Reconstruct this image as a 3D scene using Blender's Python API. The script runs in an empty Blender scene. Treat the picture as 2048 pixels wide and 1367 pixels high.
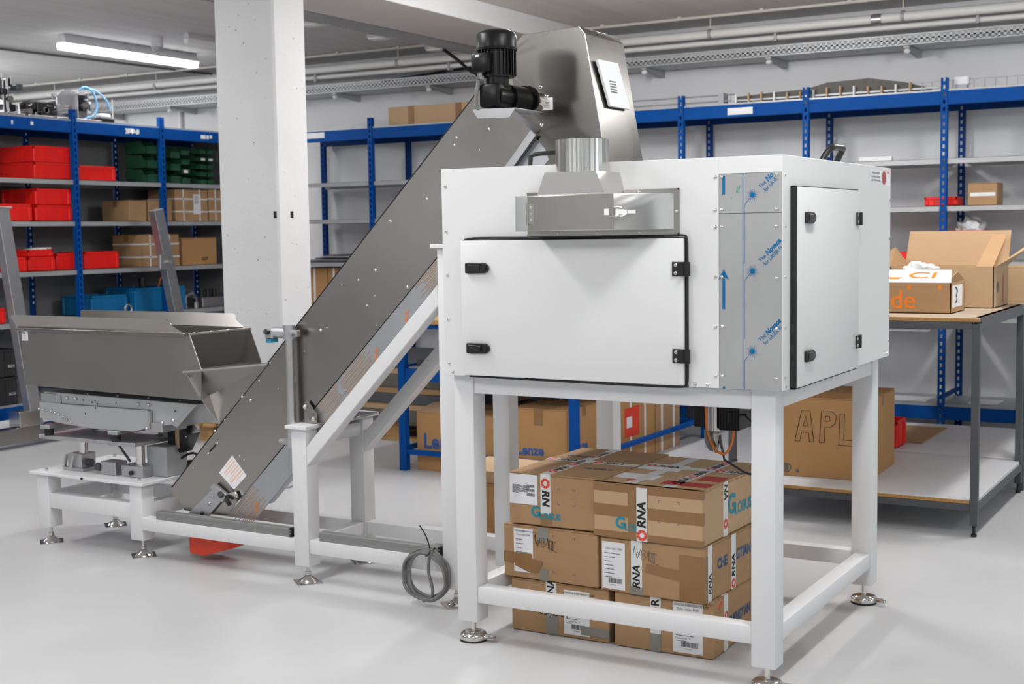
import bpy, bmesh, math, random
from mathutils import Vector, Matrix
random.seed(7)
C = bpy.context.scene.collection
PI = math.pi
# ------------------------------------------------------------------ camera
def rotm(yaw, pitch, roll):
    cy, sy, cp, sp = math.cos(yaw), math.sin(yaw), math.cos(pitch), math.sin(pitch)
    f = Vector((sy*cp, cy*cp, sp)); r = Vector((cy, -sy, 0)); u = r.cross(f)
    cr, sr = math.cos(roll), math.sin(roll)
    r2 = cr*r + sr*u; u2 = -sr*r + cr*u
    return Matrix((r2, u2, -f)).transposed()
cam = bpy.data.cameras.new('camera'); camo = bpy.data.objects.new('camera', cam); C.objects.link(camo)
camo.matrix_world = Matrix.Translation((2.60438, -4.01028, 1.5)) @ rotm(-0.5312227, -0.0829702, -0.0149204).to_4x4()
cam.sensor_width = 36; cam.lens = 36*2648.49/2048; cam.clip_end = 60
cam.dof.use_dof = True; cam.dof.focus_distance = 5.0; cam.dof.aperture_fstop = 5.0
bpy.context.scene.camera = camo
vs = bpy.context.scene.view_settings
vs.view_transform = 'Standard'; vs.look = 'None'; vs.gamma = 1; vs.use_curve_mapping = False; vs.exposure = 0.0
# ------------------------------------------------------------------ world and big lights
w = bpy.data.worlds.new('world'); bpy.context.scene.world = w; w.use_nodes = True
w.node_tree.nodes['Background'].inputs[0].default_value = (0.93, 0.97, 1.0, 1)
w.node_tree.nodes['Background'].inputs[1].default_value = 1.6
def area(loc, size, sy, power, rot=(0, 0, 0), col=(1, 1, 1)):
    l = bpy.data.lights.new('lamp_light', 'AREA'); l.shape = 'RECTANGLE'; l.size = size; l.size_y = sy; l.energy = power; l.color = col
    o = bpy.data.objects.new('lamp_light', l); o.location = loc; o.rotation_euler = rot; C.objects.link(o); return o
LP, LU = 22.0, 32.0
for lx, ly in ((-8.2, 0.5), (-8.2, 3.6), (-4.4, -2.5), (-4.4, 0.6), (-1.0, -3.2), (-1.0, -0.6), (-0.9, 3.0), (1.8, -3.4), (1.8, -0.6), (1.8, 3.0), (4.6, -2.5), (4.6, 0.3), (4.6, 3.4)):
    k_ = .28 if lx > 4 else (.75 if lx > 1 and ly > 2 else 1.0)
    area((lx, ly, 3.0), 0.16, 1.5, LP*k_*(1.5 if ly > 2 else 1))
    pl = bpy.data.lights.new('fill_glow', 'POINT'); pl.energy = LU*k_*(1.8 if ly > 2 else 1); pl.shadow_soft_size = .12    # added point fill below each lamp, brightens walls and ceiling
    po = bpy.data.objects.new('fill_glow', pl); po.location = (lx, ly, 2.82); C.objects.link(po)
area((8.9, 1.0, 1.75), 7.0, 1.4, 42, (0, math.radians(90), 0), (0.74, 1.0, 0.96))   # daylight from the window side

# ------------------------------------------------------------------ materials
def lin(c): return tuple((x/255/12.92 if x/255 <= .04045 else ((x/255+.055)/1.055)**2.4) for x in c)
MC = {}
def mat(name, col, rough=.5, metal=0., spec=.5, noise=0., nscale=8., bump=0., bscale=40., stretch=(1, 1, 1), emit=0, coat=0., rn=0., tint=None, trans=0.):
    m = bpy.data.materials.new(name); m.use_nodes = True; nt = m.node_tree; b = nt.nodes['Principled BSDF']
    c = lin(col); b.inputs['Base Color'].default_value = (*c, 1); b.inputs['Roughness'].default_value = rough
    b.inputs['Metallic'].default_value = metal; b.inputs['Specular IOR Level'].default_value = spec
    b.inputs['Coat Weight'].default_value = coat; b.inputs['Transmission Weight'].default_value = trans
    if noise or bump or rn:
        tc = nt.nodes.new('ShaderNodeTexCoord'); mp = nt.nodes.new('ShaderNodeMapping'); mp.inputs['Scale'].default_value = stretch
        nt.links.new(tc.outputs['Object'], mp.inputs[0])
    if noise:
        n = nt.nodes.new('ShaderNodeTexNoise'); n.inputs['Scale'].default_value = nscale; n.inputs['Detail'].default_value = 5
        nt.links.new(mp.outputs[0], n.inputs['Vector'])
        r = nt.nodes.new('ShaderNodeMapRange'); r.inputs[1].default_value = .3; r.inputs[2].default_value = .7
        nt.links.new(n.outputs[0], r.inputs[0])
        mx = nt.nodes.new('ShaderNodeMix'); mx.data_type = 'RGBA'
        a_ = tint and lin(tint) or tuple(x*(1-noise) for x in c)
        mx.inputs[6].default_value = (*a_, 1); mx.inputs[7].default_value = (*(tuple(min(1, x*(1+noise*.5)) for x in c)), 1)
        nt.links.new(r.outputs[0], mx.inputs[0]); nt.links.new(mx.outputs[2], b.inputs['Base Color'])
    if rn:
        n3 = nt.nodes.new('ShaderNodeTexNoise'); n3.inputs['Scale'].default_value = nscale; nt.links.new(mp.outputs[0], n3.inputs['Vector'])
        r3 = nt.nodes.new('ShaderNodeMapRange'); r3.inputs[3].default_value = rough-rn; r3.inputs[4].default_value = rough+rn
        nt.links.new(n3.outputs[0], r3.inputs[0]); nt.links.new(r3.outputs[0], b.inputs['Roughness'])
    if bump:
        n2 = nt.nodes.new('ShaderNodeTexNoise'); n2.inputs['Scale'].default_value = bscale; n2.inputs['Detail'].default_value = 4
        nt.links.new(mp.outputs[0], n2.inputs['Vector'])
        bp = nt.nodes.new('ShaderNodeBump'); bp.inputs['Strength'].default_value = bump; bp.inputs['Distance'].default_value = .01
        nt.links.new(n2.outputs[0], bp.inputs['Height']); nt.links.new(bp.outputs[0], b.inputs['Normal'])
    if emit:
        b.inputs['Emission Color'].default_value = (1, 1, 1, 1); b.inputs['Emission Strength'].default_value = emit
    return m
M = dict(
    floor=mat('floor_epoxy', (196, 196, 197), .38, noise=.07, nscale=1.3, bump=.05, bscale=30, rn=.08),
    wall=mat('wall_paint', (224, 224, 226), .8, noise=.05, nscale=1.2, bump=.15, bscale=25),
    pillar=mat('pillar_paint', (206, 206, 207), .7, noise=.05, nscale=2.5, bump=.25, bscale=18),
    white=mat('white_powder_coat', (222, 222, 222), .42, bump=.02, bscale=300),
    white2=mat('white_frame_coat', (218, 218, 219), .45, bump=.02, bscale=300),
    steel=mat('brushed_steel', (166, 162, 157), .25, 1, noise=.06, nscale=3, stretch=(1, 1, 1), rn=.06),
    steel_dk=mat('hopper_steel', (150, 147, 143), .42, 1, noise=.08, nscale=3, rn=.05),
    steel_lt=mat('bright_steel', (205, 204, 202), .25, 1, noise=.06, nscale=5, rn=.06),
    housing=mat('housing_steel', (124, 121, 117), .27, 1, noise=.06, nscale=3, rn=.06),
    rolled=mat('rolled_steel', (205, 204, 200), .17, 1, bump=.12, bscale=1.5, stretch=(40, 40, .3)),
    zinc=mat('belly_steel', (176, 178, 182), .42, .8, noise=.06, nscale=6),
    chrome=mat('chrome', (215, 212, 208), .12, 1),
    alu=mat('aluminium', (186, 186, 188), .36, .85, noise=.04, nscale=20),
    alu_dk=mat('grey_rail', (146, 146, 145), .45, .5),
    galv=mat('galvanised', (178, 180, 182), .45, .35, noise=.06, nscale=12),
    greym=mat('grey_enamel', (168, 169, 171), .5, .2, noise=.04, nscale=6),
    tablegrey=mat('dark_grey_steel', (82, 84, 88), .5, .3, noise=.08, nscale=20),
    black=mat('black_plastic', (24, 23, 24), .4),
    motor=mat('motor_black', (12, 12, 12), .33, spec=.25),
    rubber=mat('black_rubber', (26, 26, 27), .7),
    dark=mat('dark_void', (14, 14, 15), .9),
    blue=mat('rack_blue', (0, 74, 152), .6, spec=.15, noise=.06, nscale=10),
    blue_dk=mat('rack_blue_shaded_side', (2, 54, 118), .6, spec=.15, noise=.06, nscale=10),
    backpanel=mat('grey_back_panel', (112, 112, 114), .6, noise=.06, nscale=3),
    red=mat('red_plastic', (238, 28, 20), .4, noise=.04, nscale=8),
    orange=mat('orange_red_plastic', (222, 62, 32), .4),
    bluebox=mat('blue_plastic', (10, 110, 165), .45),
    green=mat('green_plastic', (32, 80, 54), .5),
    blackbox=mat('black_crate', (44, 44, 46), .5),
    card=mat('cardboard', (174, 138, 100), .8, noise=.06, nscale=5, bump=.08, bscale=60, stretch=(1, 1, 4)),
    card2=mat('cardboard_pale', (192, 160, 124), .8, noise=.05, nscale=5),
    card3=mat('cardboard_warm', (180, 136, 88), .8, noise=.06, nscale=5),
    tape=mat('brown_tape', (146, 108, 68), .3, noise=.04, nscale=12),
    gtape=mat('grey_tape', (140, 136, 128), .3, noise=.06, nscale=14),
    wtape=mat('white_tape', (222, 222, 220), .35),
    paper=mat('paper', (232, 232, 234), .6),
    printk=mat('black_print', (22, 22, 24), .6),
    printgrey=mat('grey_print', (95, 95, 98), .6),
    printred=mat('red_print', (226, 62, 38), .5),
    printdred=mat('dark_red_print', (176, 42, 34), .5),
    printblue=mat('blue_film_print', (0, 104, 158), .6, spec=.2),
    printteal=mat('teal_print', (32, 138, 158), .6),
    printnavy=mat('navy_print', (38, 84, 128), .6),
    printlenze=mat('lenze_blue_print', (48, 90, 150), .6),
    printor=mat('orange_print', (240, 128, 20), .6),
    greenink=mat('green_marker', (60, 175, 140), .6),
    film=mat('film_steel', (184, 184, 184), .35, .55, noise=.07, nscale=5, rn=.05),
    residue=mat('orange_film_residue', (178, 156, 136), .5, .5, noise=.1, nscale=14),
    paleor=mat('pale_orange_print', (240, 186, 158), .6),
    wood=mat('pallet_wood', (186, 146, 96), .8, noise=.2, nscale=6, stretch=(1, 8, 8)),
    chip=mat('chipboard', (176, 132, 76), .8, noise=.25, nscale=120),
    laminate=mat('white_laminate', (214, 214, 217), .4, noise=.03, nscale=2),
    tabletop=mat('tabletop_board', (178, 160, 140), .5, noise=.08, nscale=6),
    bag=mat('clear_bag', (225, 226, 228), .25, noise=.05, nscale=10, bump=.6, bscale=25),
    cable=mat('grey_cable', (112, 112, 112), .4),
    orcable=mat('orange_cable', (226, 120, 30), .4),
    hose=mat('light_blue_hose', (120, 178, 220), .4),
    pipe=mat('pipe_white', (226, 226, 224), .4),
    conduit=mat('conduit', (206, 203, 197), .5),
    lamp=mat('lamp_tube', (255, 255, 255), .5, emit=5.0),
    lamphouse=mat('lamp_housing', (205, 205, 208), .5),
    belt=mat('dark_belt', (92, 88, 82), .6, noise=.15, nscale=40),
    teal=mat('teal_plastic', (40, 130, 150), .5),
    redsticker=mat('red_sticker', (170, 30, 26), .4),
)
# concrete ceiling: board-marked, painted
def ceiling_mat():
    m = bpy.data.materials.new('ceiling_concrete'); m.use_nodes = True; nt = m.node_tree; b = nt.nodes['Principled BSDF']
    tc = nt.nodes.new('ShaderNodeTexCoord'); mp = nt.nodes.new('ShaderNodeMapping'); mp.inputs['Scale'].default_value = (6, .35, 1)
    nt.links.new(tc.outputs['Object'], mp.inputs[0])
    n = nt.nodes.new('ShaderNodeTexNoise'); n.inputs['Scale'].default_value = 1.5; n.inputs['Detail'].default_value = 6
    nt.links.new(mp.outputs[0], n.inputs['Vector'])
    r = nt.nodes.new('ShaderNodeValToRGB'); e = r.color_ramp.elements
    e[0].position = .25; e[0].color = (*lin((194, 192, 190)), 1); e[1].position = .6; e[1].color = (*lin((206, 205, 204)), 1)
    nt.links.new(n.outputs[0], r.inputs[0]); nt.links.new(r.outputs[0], b.inputs['Base Color'])
    bp = nt.nodes.new('ShaderNodeBump'); bp.inputs['Strength'].default_value = .3; nt.links.new(n.outputs[0], bp.inputs['Height']); nt.links.new(bp.outputs[0], b.inputs['Normal'])
    b.inputs['Roughness'].default_value = .75
    return m
M['ceil'] = ceiling_mat()

# ------------------------------------------------------------------ geometry helpers
class G:
    def __init__(s): s.bm = bmesh.new()
    def _merge(s, b, mtx=None):
        if mtx is not None: b.transform(mtx)
        me = bpy.data.meshes.new('t'); b.to_mesh(me); b.free(); s.bm.from_mesh(me); bpy.data.meshes.remove(me)
    def box(s, x0, x1, y0, y1, z0, z1, bv=0., seg=1, mtx=None):
        b = bmesh.new(); bmesh.ops.create_cube(b, size=1)
        for v in b.verts: v.co = Vector(((x0+x1)/2+v.co.x*(x1-x0), (y0+y1)/2+v.co.y*(y1-y0), (z0+z1)/2+v.co.z*(z1-z0)))
        if bv: bmesh.ops.bevel(b, geom=b.edges[:], offset=bv, segments=seg, affect='EDGES', profile=.5)
        s._merge(b, mtx); return s
    def prism(s, poly, axis, a, c, bv=0., mtx=None):
        """poly: 2-D points; axis 'y': (x,z) extruded y a..c ; 'x': (y,z) ; 'z': (x,y)"""
        b = bmesh.new()
        def P(p, t): return {'y': (p[0], t, p[1]), 'x': (t, p[0], p[1]), 'z': (p[0], p[1], t)}[axis]
        A = [b.verts.new(P(p, a)) for p in poly]; B = [b.verts.new(P(p, c)) for p in poly]
        b.faces.new(A); b.faces.new(B[::-1]); n = len(poly)
        for i in range(n): b.faces.new((A[i], B[i], B[(i+1) % n], A[(i+1) % n]))
        bmesh.ops.recalc_face_normals(b, faces=b.faces)
        if bv: bmesh.ops.bevel(b, geom=b.edges[:], offset=bv, segments=1, affect='EDGES')
        s._merge(b, mtx); return s
    def cyl(s, p0, p1, r, r2=None, seg=20, cap=True):
        p0, p1 = Vector(p0), Vector(p1); d = p1-p0; L = d.length
        b = bmesh.new(); bmesh.ops.create_cone(b, cap_ends=cap, segments=seg, radius1=r, radius2=r if r2 is None else r2, depth=L)
        q = d.to_track_quat('Z', 'Y').to_matrix().to_4x4()
        s._merge(b, Matrix.Translation((p0+p1)/2) @ q); return s
    def lathe(s, prof, cx, cy, seg=28, axis=None):
        b = bmesh.new(); rings = []
        for r, z in prof:
            rings.append([b.verts.new((cx+r*math.cos(2*PI*i/seg), cy+r*math.sin(2*PI*i/seg), z)) for i in range(seg)])
        for a, c in zip(rings, rings[1:]):
            for i in range(seg): b.faces.new((a[i], a[(i+1) % seg], c[(i+1) % seg], c[i]))
        b.faces.new(rings[0][::-1]); b.faces.new(rings[-1])
        bmesh.ops.recalc_face_normals(b, faces=b.faces)
        s._merge(b, axis); return s
    def bar(s, p0, p1, wy, wz, up=(0, 1, 0), bv=0.):
        """rectangular bar from p0 to p1; wy across 'up' axis, wz across the other"""
        p0, p1 = Vector(p0), Vector(p1); d = (p1-p0); L = d.length; d.normalize(); u = Vector(up); v = d.cross(u).normalized(); u = v.cross(d)
        b = bmesh.new(); bmesh.ops.create_cube(b, size=1)
        for q in b.verts: q.co = Vector((q.co.x*L, q.co.y*wy, q.co.z*wz))
        if bv: bmesh.ops.bevel(b, geom=b.edges[:], offset=bv, segments=1, affect='EDGES')
        m = Matrix((d, u, v)).transposed().to_4x4(); m.translation = (p0+p1)/2
        s._merge(b, m); return s
    def tube(s, pts, r, seg=8, smooth=6, closed=False):
        P = [Vector(p) for p in pts]; Q = []
        n = len(P)
        if smooth > 1:
            for i in range(n-1 if not closed else n):
                a, b_, c, d = (P[i-1] if i or closed else P[0]), P[i], P[(i+1) % n], (P[(i+2) % n] if i+2 < n or closed else P[-1])
                for k in range(smooth):
                    t = k/smooth
                    Q.append(.5*((2*b_)+(-a+c)*t+(2*a-5*b_+4*c-d)*t*t+(-a+3*b_-3*c+d)*t**3))
            if not closed: Q.append(P[-1])
        else: Q = P
        b = bmesh.new(); rings = []; m = len(Q); prev = None
        for i in range(m):
            t = ((Q[(i+1) % m] if i+1 < m or closed else Q[i]) - (Q[i-1] if i or closed else Q[i])).normalized()
            if prev is None:
                prev = t.orthogonal().normalized()
            prev = (prev - t*prev.dot(t)).normalized(); v = t.cross(prev)
            rings.append([b.verts.new(Q[i]+r*(math.cos(2*PI*k/seg)*prev+math.sin(2*PI*k/seg)*v)) for k in range(seg)])
        for i in range(m if closed else m-1):
            a, c = rings[i], rings[(i+1) % m]
            for k in range(seg): b.faces.new((a[k], a[(k+1) % seg], c[(k+1) % seg], c[k]))
        if not closed: b.faces.new(rings[0][::-1]); b.faces.new(rings[-1])
        bmesh.ops.recalc_face_normals(b, faces=b.faces)
        s._merge(b); return s
    def poly(s, pts, th=.002, n=None):
        """flat plate through 3-D points with thickness"""
        P = [Vector(p) for p in pts]; nn = Vector(n) if n else (P[1]-P[0]).cross(P[2]-P[0]).normalized()
        b = bmesh.new(); A = [b.verts.new(p+nn*th/2) for p in P]; B = [b.verts.new(p-nn*th/2) for p in P]
        b.faces.new(A); b.faces.new(B[::-1]); k = len(P)
        for i in range(k): b.faces.new((A[i], B[i], B[(i+1) % k], A[(i+1) % k]))
        bmesh.ops.recalc_face_normals(b, faces=b.faces); s._merge(b); return s
    def dome(s, c, n, r, h=.5):
        b = bmesh.new(); bmesh.ops.create_uvsphere(b, u_segments=10, v_segments=6, radius=r)
        for v in b.verts: v.co.z *= h
        q = Vector(n).to_track_quat('Z', 'Y').to_matrix().to_4x4(); q.translation = Vector(c)
        s._merge(b, q); return s

def finish(o, smooth):
    if smooth:
        me = o.data
        me.polygons.foreach_set('use_smooth', [True]*len(me.polygons))
        try:
            me.set_sharp_from_angle(angle=math.radians(35))
        except Exception: pass
def mk(name, g, m, parent=None, off=(0, 0, 0), smooth=True, label=None):
    bm = g.bm if isinstance(g, G) else g
    if any(off): bmesh.ops.translate(bm, vec=-Vector(off), verts=bm.verts)
    me = bpy.data.meshes.new(name); bm.to_mesh(me); bm.free(); me.materials.append(M[m] if isinstance(m, str) else m)
    o = bpy.data.objects.new(name, me); C.objects.link(o)
    if parent: o.parent = parent
    finish(o, smooth)
    if label: o['label'] = label
    return o
def tag(o, label, cat, group=None):
    o['label'] = label; o['category'] = cat
    if group: o['group'] = group
    return o
class Thing:
    """Empty at the base; in world mode the parts are given in world coordinates, in local mode in the thing's own"""
    def __init__(s, name, label, cat, loc=(0, 0, 0), rotz=0., group=None, local=False):
        o = bpy.data.objects.new(name, None); o.empty_display_size = .1; C.objects.link(o); o.location = loc; o.rotation_euler = (0, 0, rotz)
        tag(o, label, cat, group); s.o = o; s.off = (0, 0, 0) if local else tuple(loc)
    def part(s, name, g, m, parent=None, label=None, smooth=True):
        return mk(name, g, m, parent or s.o, s.off, smooth, label)
    def text(s, body, size, m, org, xd, yd, parent=None, bold=0., shear=0., sx=1., align='LEFT', name='printed_text', spacing=1.):
        cu = bpy.data.curves.new('txt', 'FONT'); cu.body = body; cu.size = size; cu.offset = bold; cu.shear = shear
        cu.align_x = align; cu.align_y = 'CENTER'; cu.resolution_u = 3; cu.space_character = spacing; cu.fill_mode = 'FRONT'
        t = bpy.data.objects.new('txt', cu); C.objects.link(t)
        dg = bpy.context.evaluated_depsgraph_get(); me = bpy.data.meshes.new_from_object(t.evaluated_get(dg))
        bpy.data.objects.remove(t); bpy.data.curves.remove(cu)
        xd, yd = Vector(xd), Vector(yd); zd = xd.cross(yd)
        R = Matrix((xd, yd, zd)).transposed().to_4x4(); R.translation = Vector(org)-Vector(s.off)
        me.transform(R @ Matrix.Diagonal((sx, 1, 1, 1)))
        me.materials.clear(); me.materials.append(M[m]); me.name = name
        o = bpy.data.objects.new(name, me); C.objects.link(o); o.parent = parent or s.o
        return o
def cpy(o, parent=None, loc=None, label=None):
    c = o.copy(); C.objects.link(c)
    if parent is not None: c.parent = parent
    if loc is not None: c.location = loc
    if label: c['label'] = label
    for ch in list(o.children): cpy(ch, c)
    return c
X_, Y_, Z_ = Vector((1, 0, 0)), Vector((0, 1, 0)), Vector((0, 0, 1))

# ================================================================== SETTING
def struct(name, g, m):
    o = mk(name, g, m, smooth=False); o['kind'] = 'structure'; return o
struct('floor', G().box(-12, 9, -10, 6.2, -.1, 0), 'floor')
struct('ceiling', G().box(-12, 9, -10, 6.2, 3.1, 3.3), 'ceil')
struct('wall_back', G().box(-12, 9, 6.0, 6.2, 0, 3.1), 'wall')
struct('wall_left', G().box(-12, -11.8, -10, 6.0, 0, 3.1), 'wall')
fw = G(); fw.box(-12, 9, -9.2, -9.0, 0, .9); fw.box(-12, 9, -9.2, -9.0, 2.65, 3.1)
for k in range(7): fw.box(-12+k*3.0, -10.2+k*3.0, -9.2, -9.0, .9, 2.65)
struct('wall_front', fw, 'wall')  # unseen wall, openings shaped for fill light and reflections on the steel
rw = G(); rw.box(9, 9.2, -9, 6, 0, 1.0); rw.box(9, 9.2, -9, 6, 2.5, 3.1)
for k in range(5): rw.box(9, 9.2, -9+k*3.35, -7.4+k*3.35, 1.0, 2.5)
struct('wall_right', rw, 'wall')  # unseen wall, put in to cut the light from the right
struct('trim_1', G().box(-2.95, -2.30, -10, 6.0, 2.948, 3.1, .004), 'pillar')      # ceiling beam
pil = G(); pil.prism([(-2.95, 2.0), (-2.495, 2.0), (-2.495, 2.292), (-2.95, 2.292)], 'z', 0, 2.948, .012)
pillar = struct('trim_2', pil, 'pillar')
g = G()
for x, y, nx in ((-2.52, 2.0, 0), (-2.495, 2.12, 1)):
    if nx: g.box(x-.004, x+.003, y-.012, y+.012, 1.60, 1.64)
    else: g.box(x-.01, x+.012, y-.003, y+.004, 1.60, 1.64)
mk('fixing_slot', g, 'dark', pillar, smooth=False)
g = G(); random.seed(3)
for i in range(60):
    z = random.uniform(1.0, 2.9); r = random.choice((.0015, .002, .003, .004))
    if i % 3: g.dome((random.uniform(-2.94, -2.51), 1.9995, z), (0, -1, 0), r, .3)
    else: g.dome((-2.4945, random.uniform(2.02, 2.27), z), (1, 0, 0), r, .3)
p_ = mk('pit_marks', g, 'printgrey', pillar); p_['kind'] = 'stuff'

# ================================================================== RACKS
def slotted(g, x, y0, z1, wd=.045, face=-1, z0=0., pitch=.05):
    """C-shaped slotted upright, slotted web facing face*y"""
    t = .002
    ya = y0; yb = y0+.004
    g.box(x-wd/2, x-wd/2+.015, ya, yb, z0, z1); g.box(x+wd/2-.015, x+wd/2, ya, yb, z0, z1)
    n = int((z1-z0)/pitch)
    for i in range(n+1):
        z = z0+i*pitch; g.box(x-.0076, x+.0076, ya, yb, z, min(z+.024, z1))
    fl = y0+.04 if face < 0 else y0-.036
    a, b = sorted((y0+.002, fl))
    g.box(x-wd/2, x-wd/2+t, a, b, z0, z1); g.box(x+wd/2-t, x+wd/2, a, b, z0, z1)
def rack(loc, rotz, ups, label, zs, panel=False):
    T = Thing('storage_rack', label, 'rack', loc, rotz, local=True)
    for x in ups:
        g = G(); slotted(g, x, -.006, 2.5); u = T.part('upright', g, 'blue', smooth=False)
        g = G(); slotted(g, x, .556, 2.46, face=-1)
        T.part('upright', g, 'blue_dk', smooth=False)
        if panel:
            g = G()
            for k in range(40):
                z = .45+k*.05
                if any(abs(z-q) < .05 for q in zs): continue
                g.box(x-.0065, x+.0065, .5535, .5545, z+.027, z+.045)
            q = T.part('bright_slot_fill', g, 'paper', smooth=False); q['kind'] = 'stuff'  # white pieces stand in for the bright wall seen through the slots
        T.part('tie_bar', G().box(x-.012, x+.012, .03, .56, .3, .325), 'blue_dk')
    for a, b in zip(ups, ups[1:]):
        for z in (2.41, .25):
            g = G(); g.box(a+.02, b-.02, .0, .035, z-.092, z, .003); T.part('beam', g, 'blue')
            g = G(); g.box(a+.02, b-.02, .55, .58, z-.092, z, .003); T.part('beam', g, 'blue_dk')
            g = G(); g.box(a+.005, b-.005, .006, .575, z, z+.012); T.part('shelf_board', g, 'galv')
        for z in zs:
            g = G(); g.box(a+.023, b-.023, .008, .012, z-.036, z, .001); g.box(a+.023, b-.023, .008, .57, z-.003, z); g.box(a+.023, b-.023, .56, .564, z-.036, z)
            g.box(a+.023, b-.023, .012, .03, z-.036, z-.033)
            T.part('shelf', g, 'galv', smooth=False)
        if panel:
            g = G(); g.box(a+.03, b-.03, .57, .575, .26, 2.40); T.part('back_panel', g, 'backpanel')
    return T
SH = (1.955, 1.632, 1.252, .872)
UL = [2.33-.935, 2.33, 3.265, 4.20, 5.135]
UB = [.545-.967*k for k in range(6, -2, -1)]
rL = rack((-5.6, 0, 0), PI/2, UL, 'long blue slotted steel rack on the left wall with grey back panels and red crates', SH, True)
rB = rack((0, 5.35, 0), 0, UB, 'long blue slotted steel rack along the back wall behind the machine', SH)
rL.part('end_panel', G().box(5.165, 5.17, .01, .58, .26, 2.40), 'backpanel')
# writing scraped on the left rack's top beam and paper labels on the back one
g = G()
for y0, y1 in ((3.80, 3.86), (3.865, 3.90), (3.915, 3.945), (4.66, 4.72), (4.73, 4.76), (4.77, 4.80), (2.675, 2.69), (2.85, 2.875)):
    g.prism([(y0, -.001+0), (y0+.004, -.0015), (y1, -.0015), (y1, -.001)], 'z', 2.345+random.uniform(0, .01), 2.385+random.uniform(-.01, .0))
rL.part('scraped_marks', g, 'paper', label='white scraped paint marks')
rL.text('2FT d', .06, 'paper', (3.79, -.002, 2.362), X_, Z_, bold=.002)
g = G(); g.box(-4.98, -4.785, -.003, 0, 2.35, 2.40); rB.part('label_holder', g, 'paper')
g = G(); g.box(-1.016, -.821, -.003, 0, 2.335, 2.385); rB.part('label_holder', g, 'paper')

# ---------------------------------------------------------------- crates, bins, boxes
def crate(label, loc, rotz, w, d, h, m='red', group=None, name='plastic_crate', cat='crate'):
    """open-topped stacking crate: local x width, y depth (front -y)"""
    T = Thing(name, label, cat, loc, rotz, group, local=True)
    t = .004; x, y = w/2, d/2; g = G()
    g.box(-x+.006, x-.006, -y+.006, y-.006, 0, .004)
    for sx in (-1, 1): g.box(*sorted((sx*(x-.006), sx*(x-.006-t))), -y+.006, y-.006, 0, h-.004)
    for sy in (-1, 1): g.box(-x+.006, x-.006, *sorted((sy*(y-.006), sy*(y-.006-t))), 0, h-.004)
    for cx in (-1, 1):
        for cy in (-1, 1): g.box(*sorted((cx*x, cx*(x-.03))), *sorted((cy*y, cy*(y-.03))), .004, h-.02, .004)
    T.part('body', g, m)
    g = G()
    for sx in (-1, 1): g.box(*sorted((sx*x, sx*(x-.012))), -y, y, h-.018, h, .002)
    for sy in (-1, 1): g.box(-x, x, *sorted((sy*y, sy*(y-.012))), h-.018, h, .002)
    T.part('rim', g, m)
    g = G()
    for k in (-1, 1):
        g.box(k*w*.22-.004, k*w*.22+.004, -y+.001, -y+.007, .01, h-.018); g.box(k*w*.22-.004, k*w*.22+.004, y-.007, y-.001, .01, h-.018)
        g.box(x-.007, x-.001, k*d*.22-.004, k*d*.22+.004, .01, h-.018); g.box(-x+.001, -x+.007, k*d*.22-.004, k*d*.22+.004, .01, h-.018)
    r_ = T.part('rib', g, m); r_['kind'] = 'stuff'
    return T
def carton(label, loc, rotz, w, d, h, m='card', group=None, straps=0, tp='tape', open_=False, cat='box', name='cardboard_box', gap=.003):
    T = Thing(name, label, cat, loc, rotz, group, local=True)
    x, y = w/2, d/2; g = G()
    if open_:
        for sx in (-1, 1): g.box(*sorted((sx*x, sx*(x-.005))), -y, y, 0, h)
        for sy in (-1, 1): g.box(-x, x, *sorted((sy*y, sy*(y-.005))), 0, h)
        g.box(-x, x, -y, y, 0, .005)
    else: g.box(-x, x, -y, y, 0, h-.006, .003)
    T.part('body', g, m)
    if not open_:
        g = G(); g.box(-x+.001, x-.001, -y+.001, -gap, h-.005, h, .001); T.part('flap', g, m)
        g = G(); g.box(-x+.001, x-.001, gap, y-.001, h-.005, h, .001); T.part('flap', g, m)
        if tp:
            g = G(); g.box(-x+.002, x-.002, -.024, .024, h, h+.0012); g.box(-x-.0012, -x, -.024, .024, h-.06, h); g.box(x, x+.0012, -.024, .024, h-.06, h)
            T.part('tape', g, tp)
    for k in range(straps):
        if k < 2:
            px = (-.25 if k == 0 else .25)*w
            g = G(); g.box(px-.006, px+.006, -y-.0015, y+.0015, -.0, h+.0015); g2 = g
        else:
            pz = h*(.3 if k == 2 else .7)
            g2 = G(); g2.box(-x-.0015, x+.0015, -y-.0015, y+.0015, pz-.006, pz+.006)
        T.part('strap', g2, 'paper')
    return T
R90 = PI/2
def onL(y0, y1, dep, inset=.0): return (-5.645-inset-dep/2, (y0+y1)/2)   # left rack: centre point for a thing y0..y1 deep dep
def crateL(label, y0, y1, z, h, dep=.3, inset=0., m='red', group='red crates on the left rack', **k):
    cx, cy = onL(y0, y1, dep, inset); return crate(label, (cx, cy, z), R90, y1-y0, dep, h, m, group, **k)
def cartonL(label, y0, y1, z, h, dep=.3, inset=0., **k):
    cx, cy = onL(y0, y1, dep, inset); return carton(label, (cx, cy, z), R90, y1-y0, dep, h, group='cartons on the left rack', **k)
crateL('upper of two long red crates stacked on the top shelf, left rack', 2.905, 3.30, 2.082, .125, .5)
crateL('lower of two long red crates stacked on the top shelf, left rack', 2.905, 3.30, 1.957, .125, .5)
crateL('single low red crate beside the two-crate stack, top shelf of left rack', 3.33, 3.715, 1.957, .115)
crateL('upper of the tall pair of red crates on the second shelf, left rack', 2.905, 3.245, 1.758, .125, .4)
crateL('lower of the tall pair of red crates on the second shelf, left rack', 2.900, 3.250, 1.634, .124, .4)
crateL('red crate left of the tall pair on the second shelf, at the trestle top', 2.50, 2.868, 1.634, .130, .4)
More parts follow.
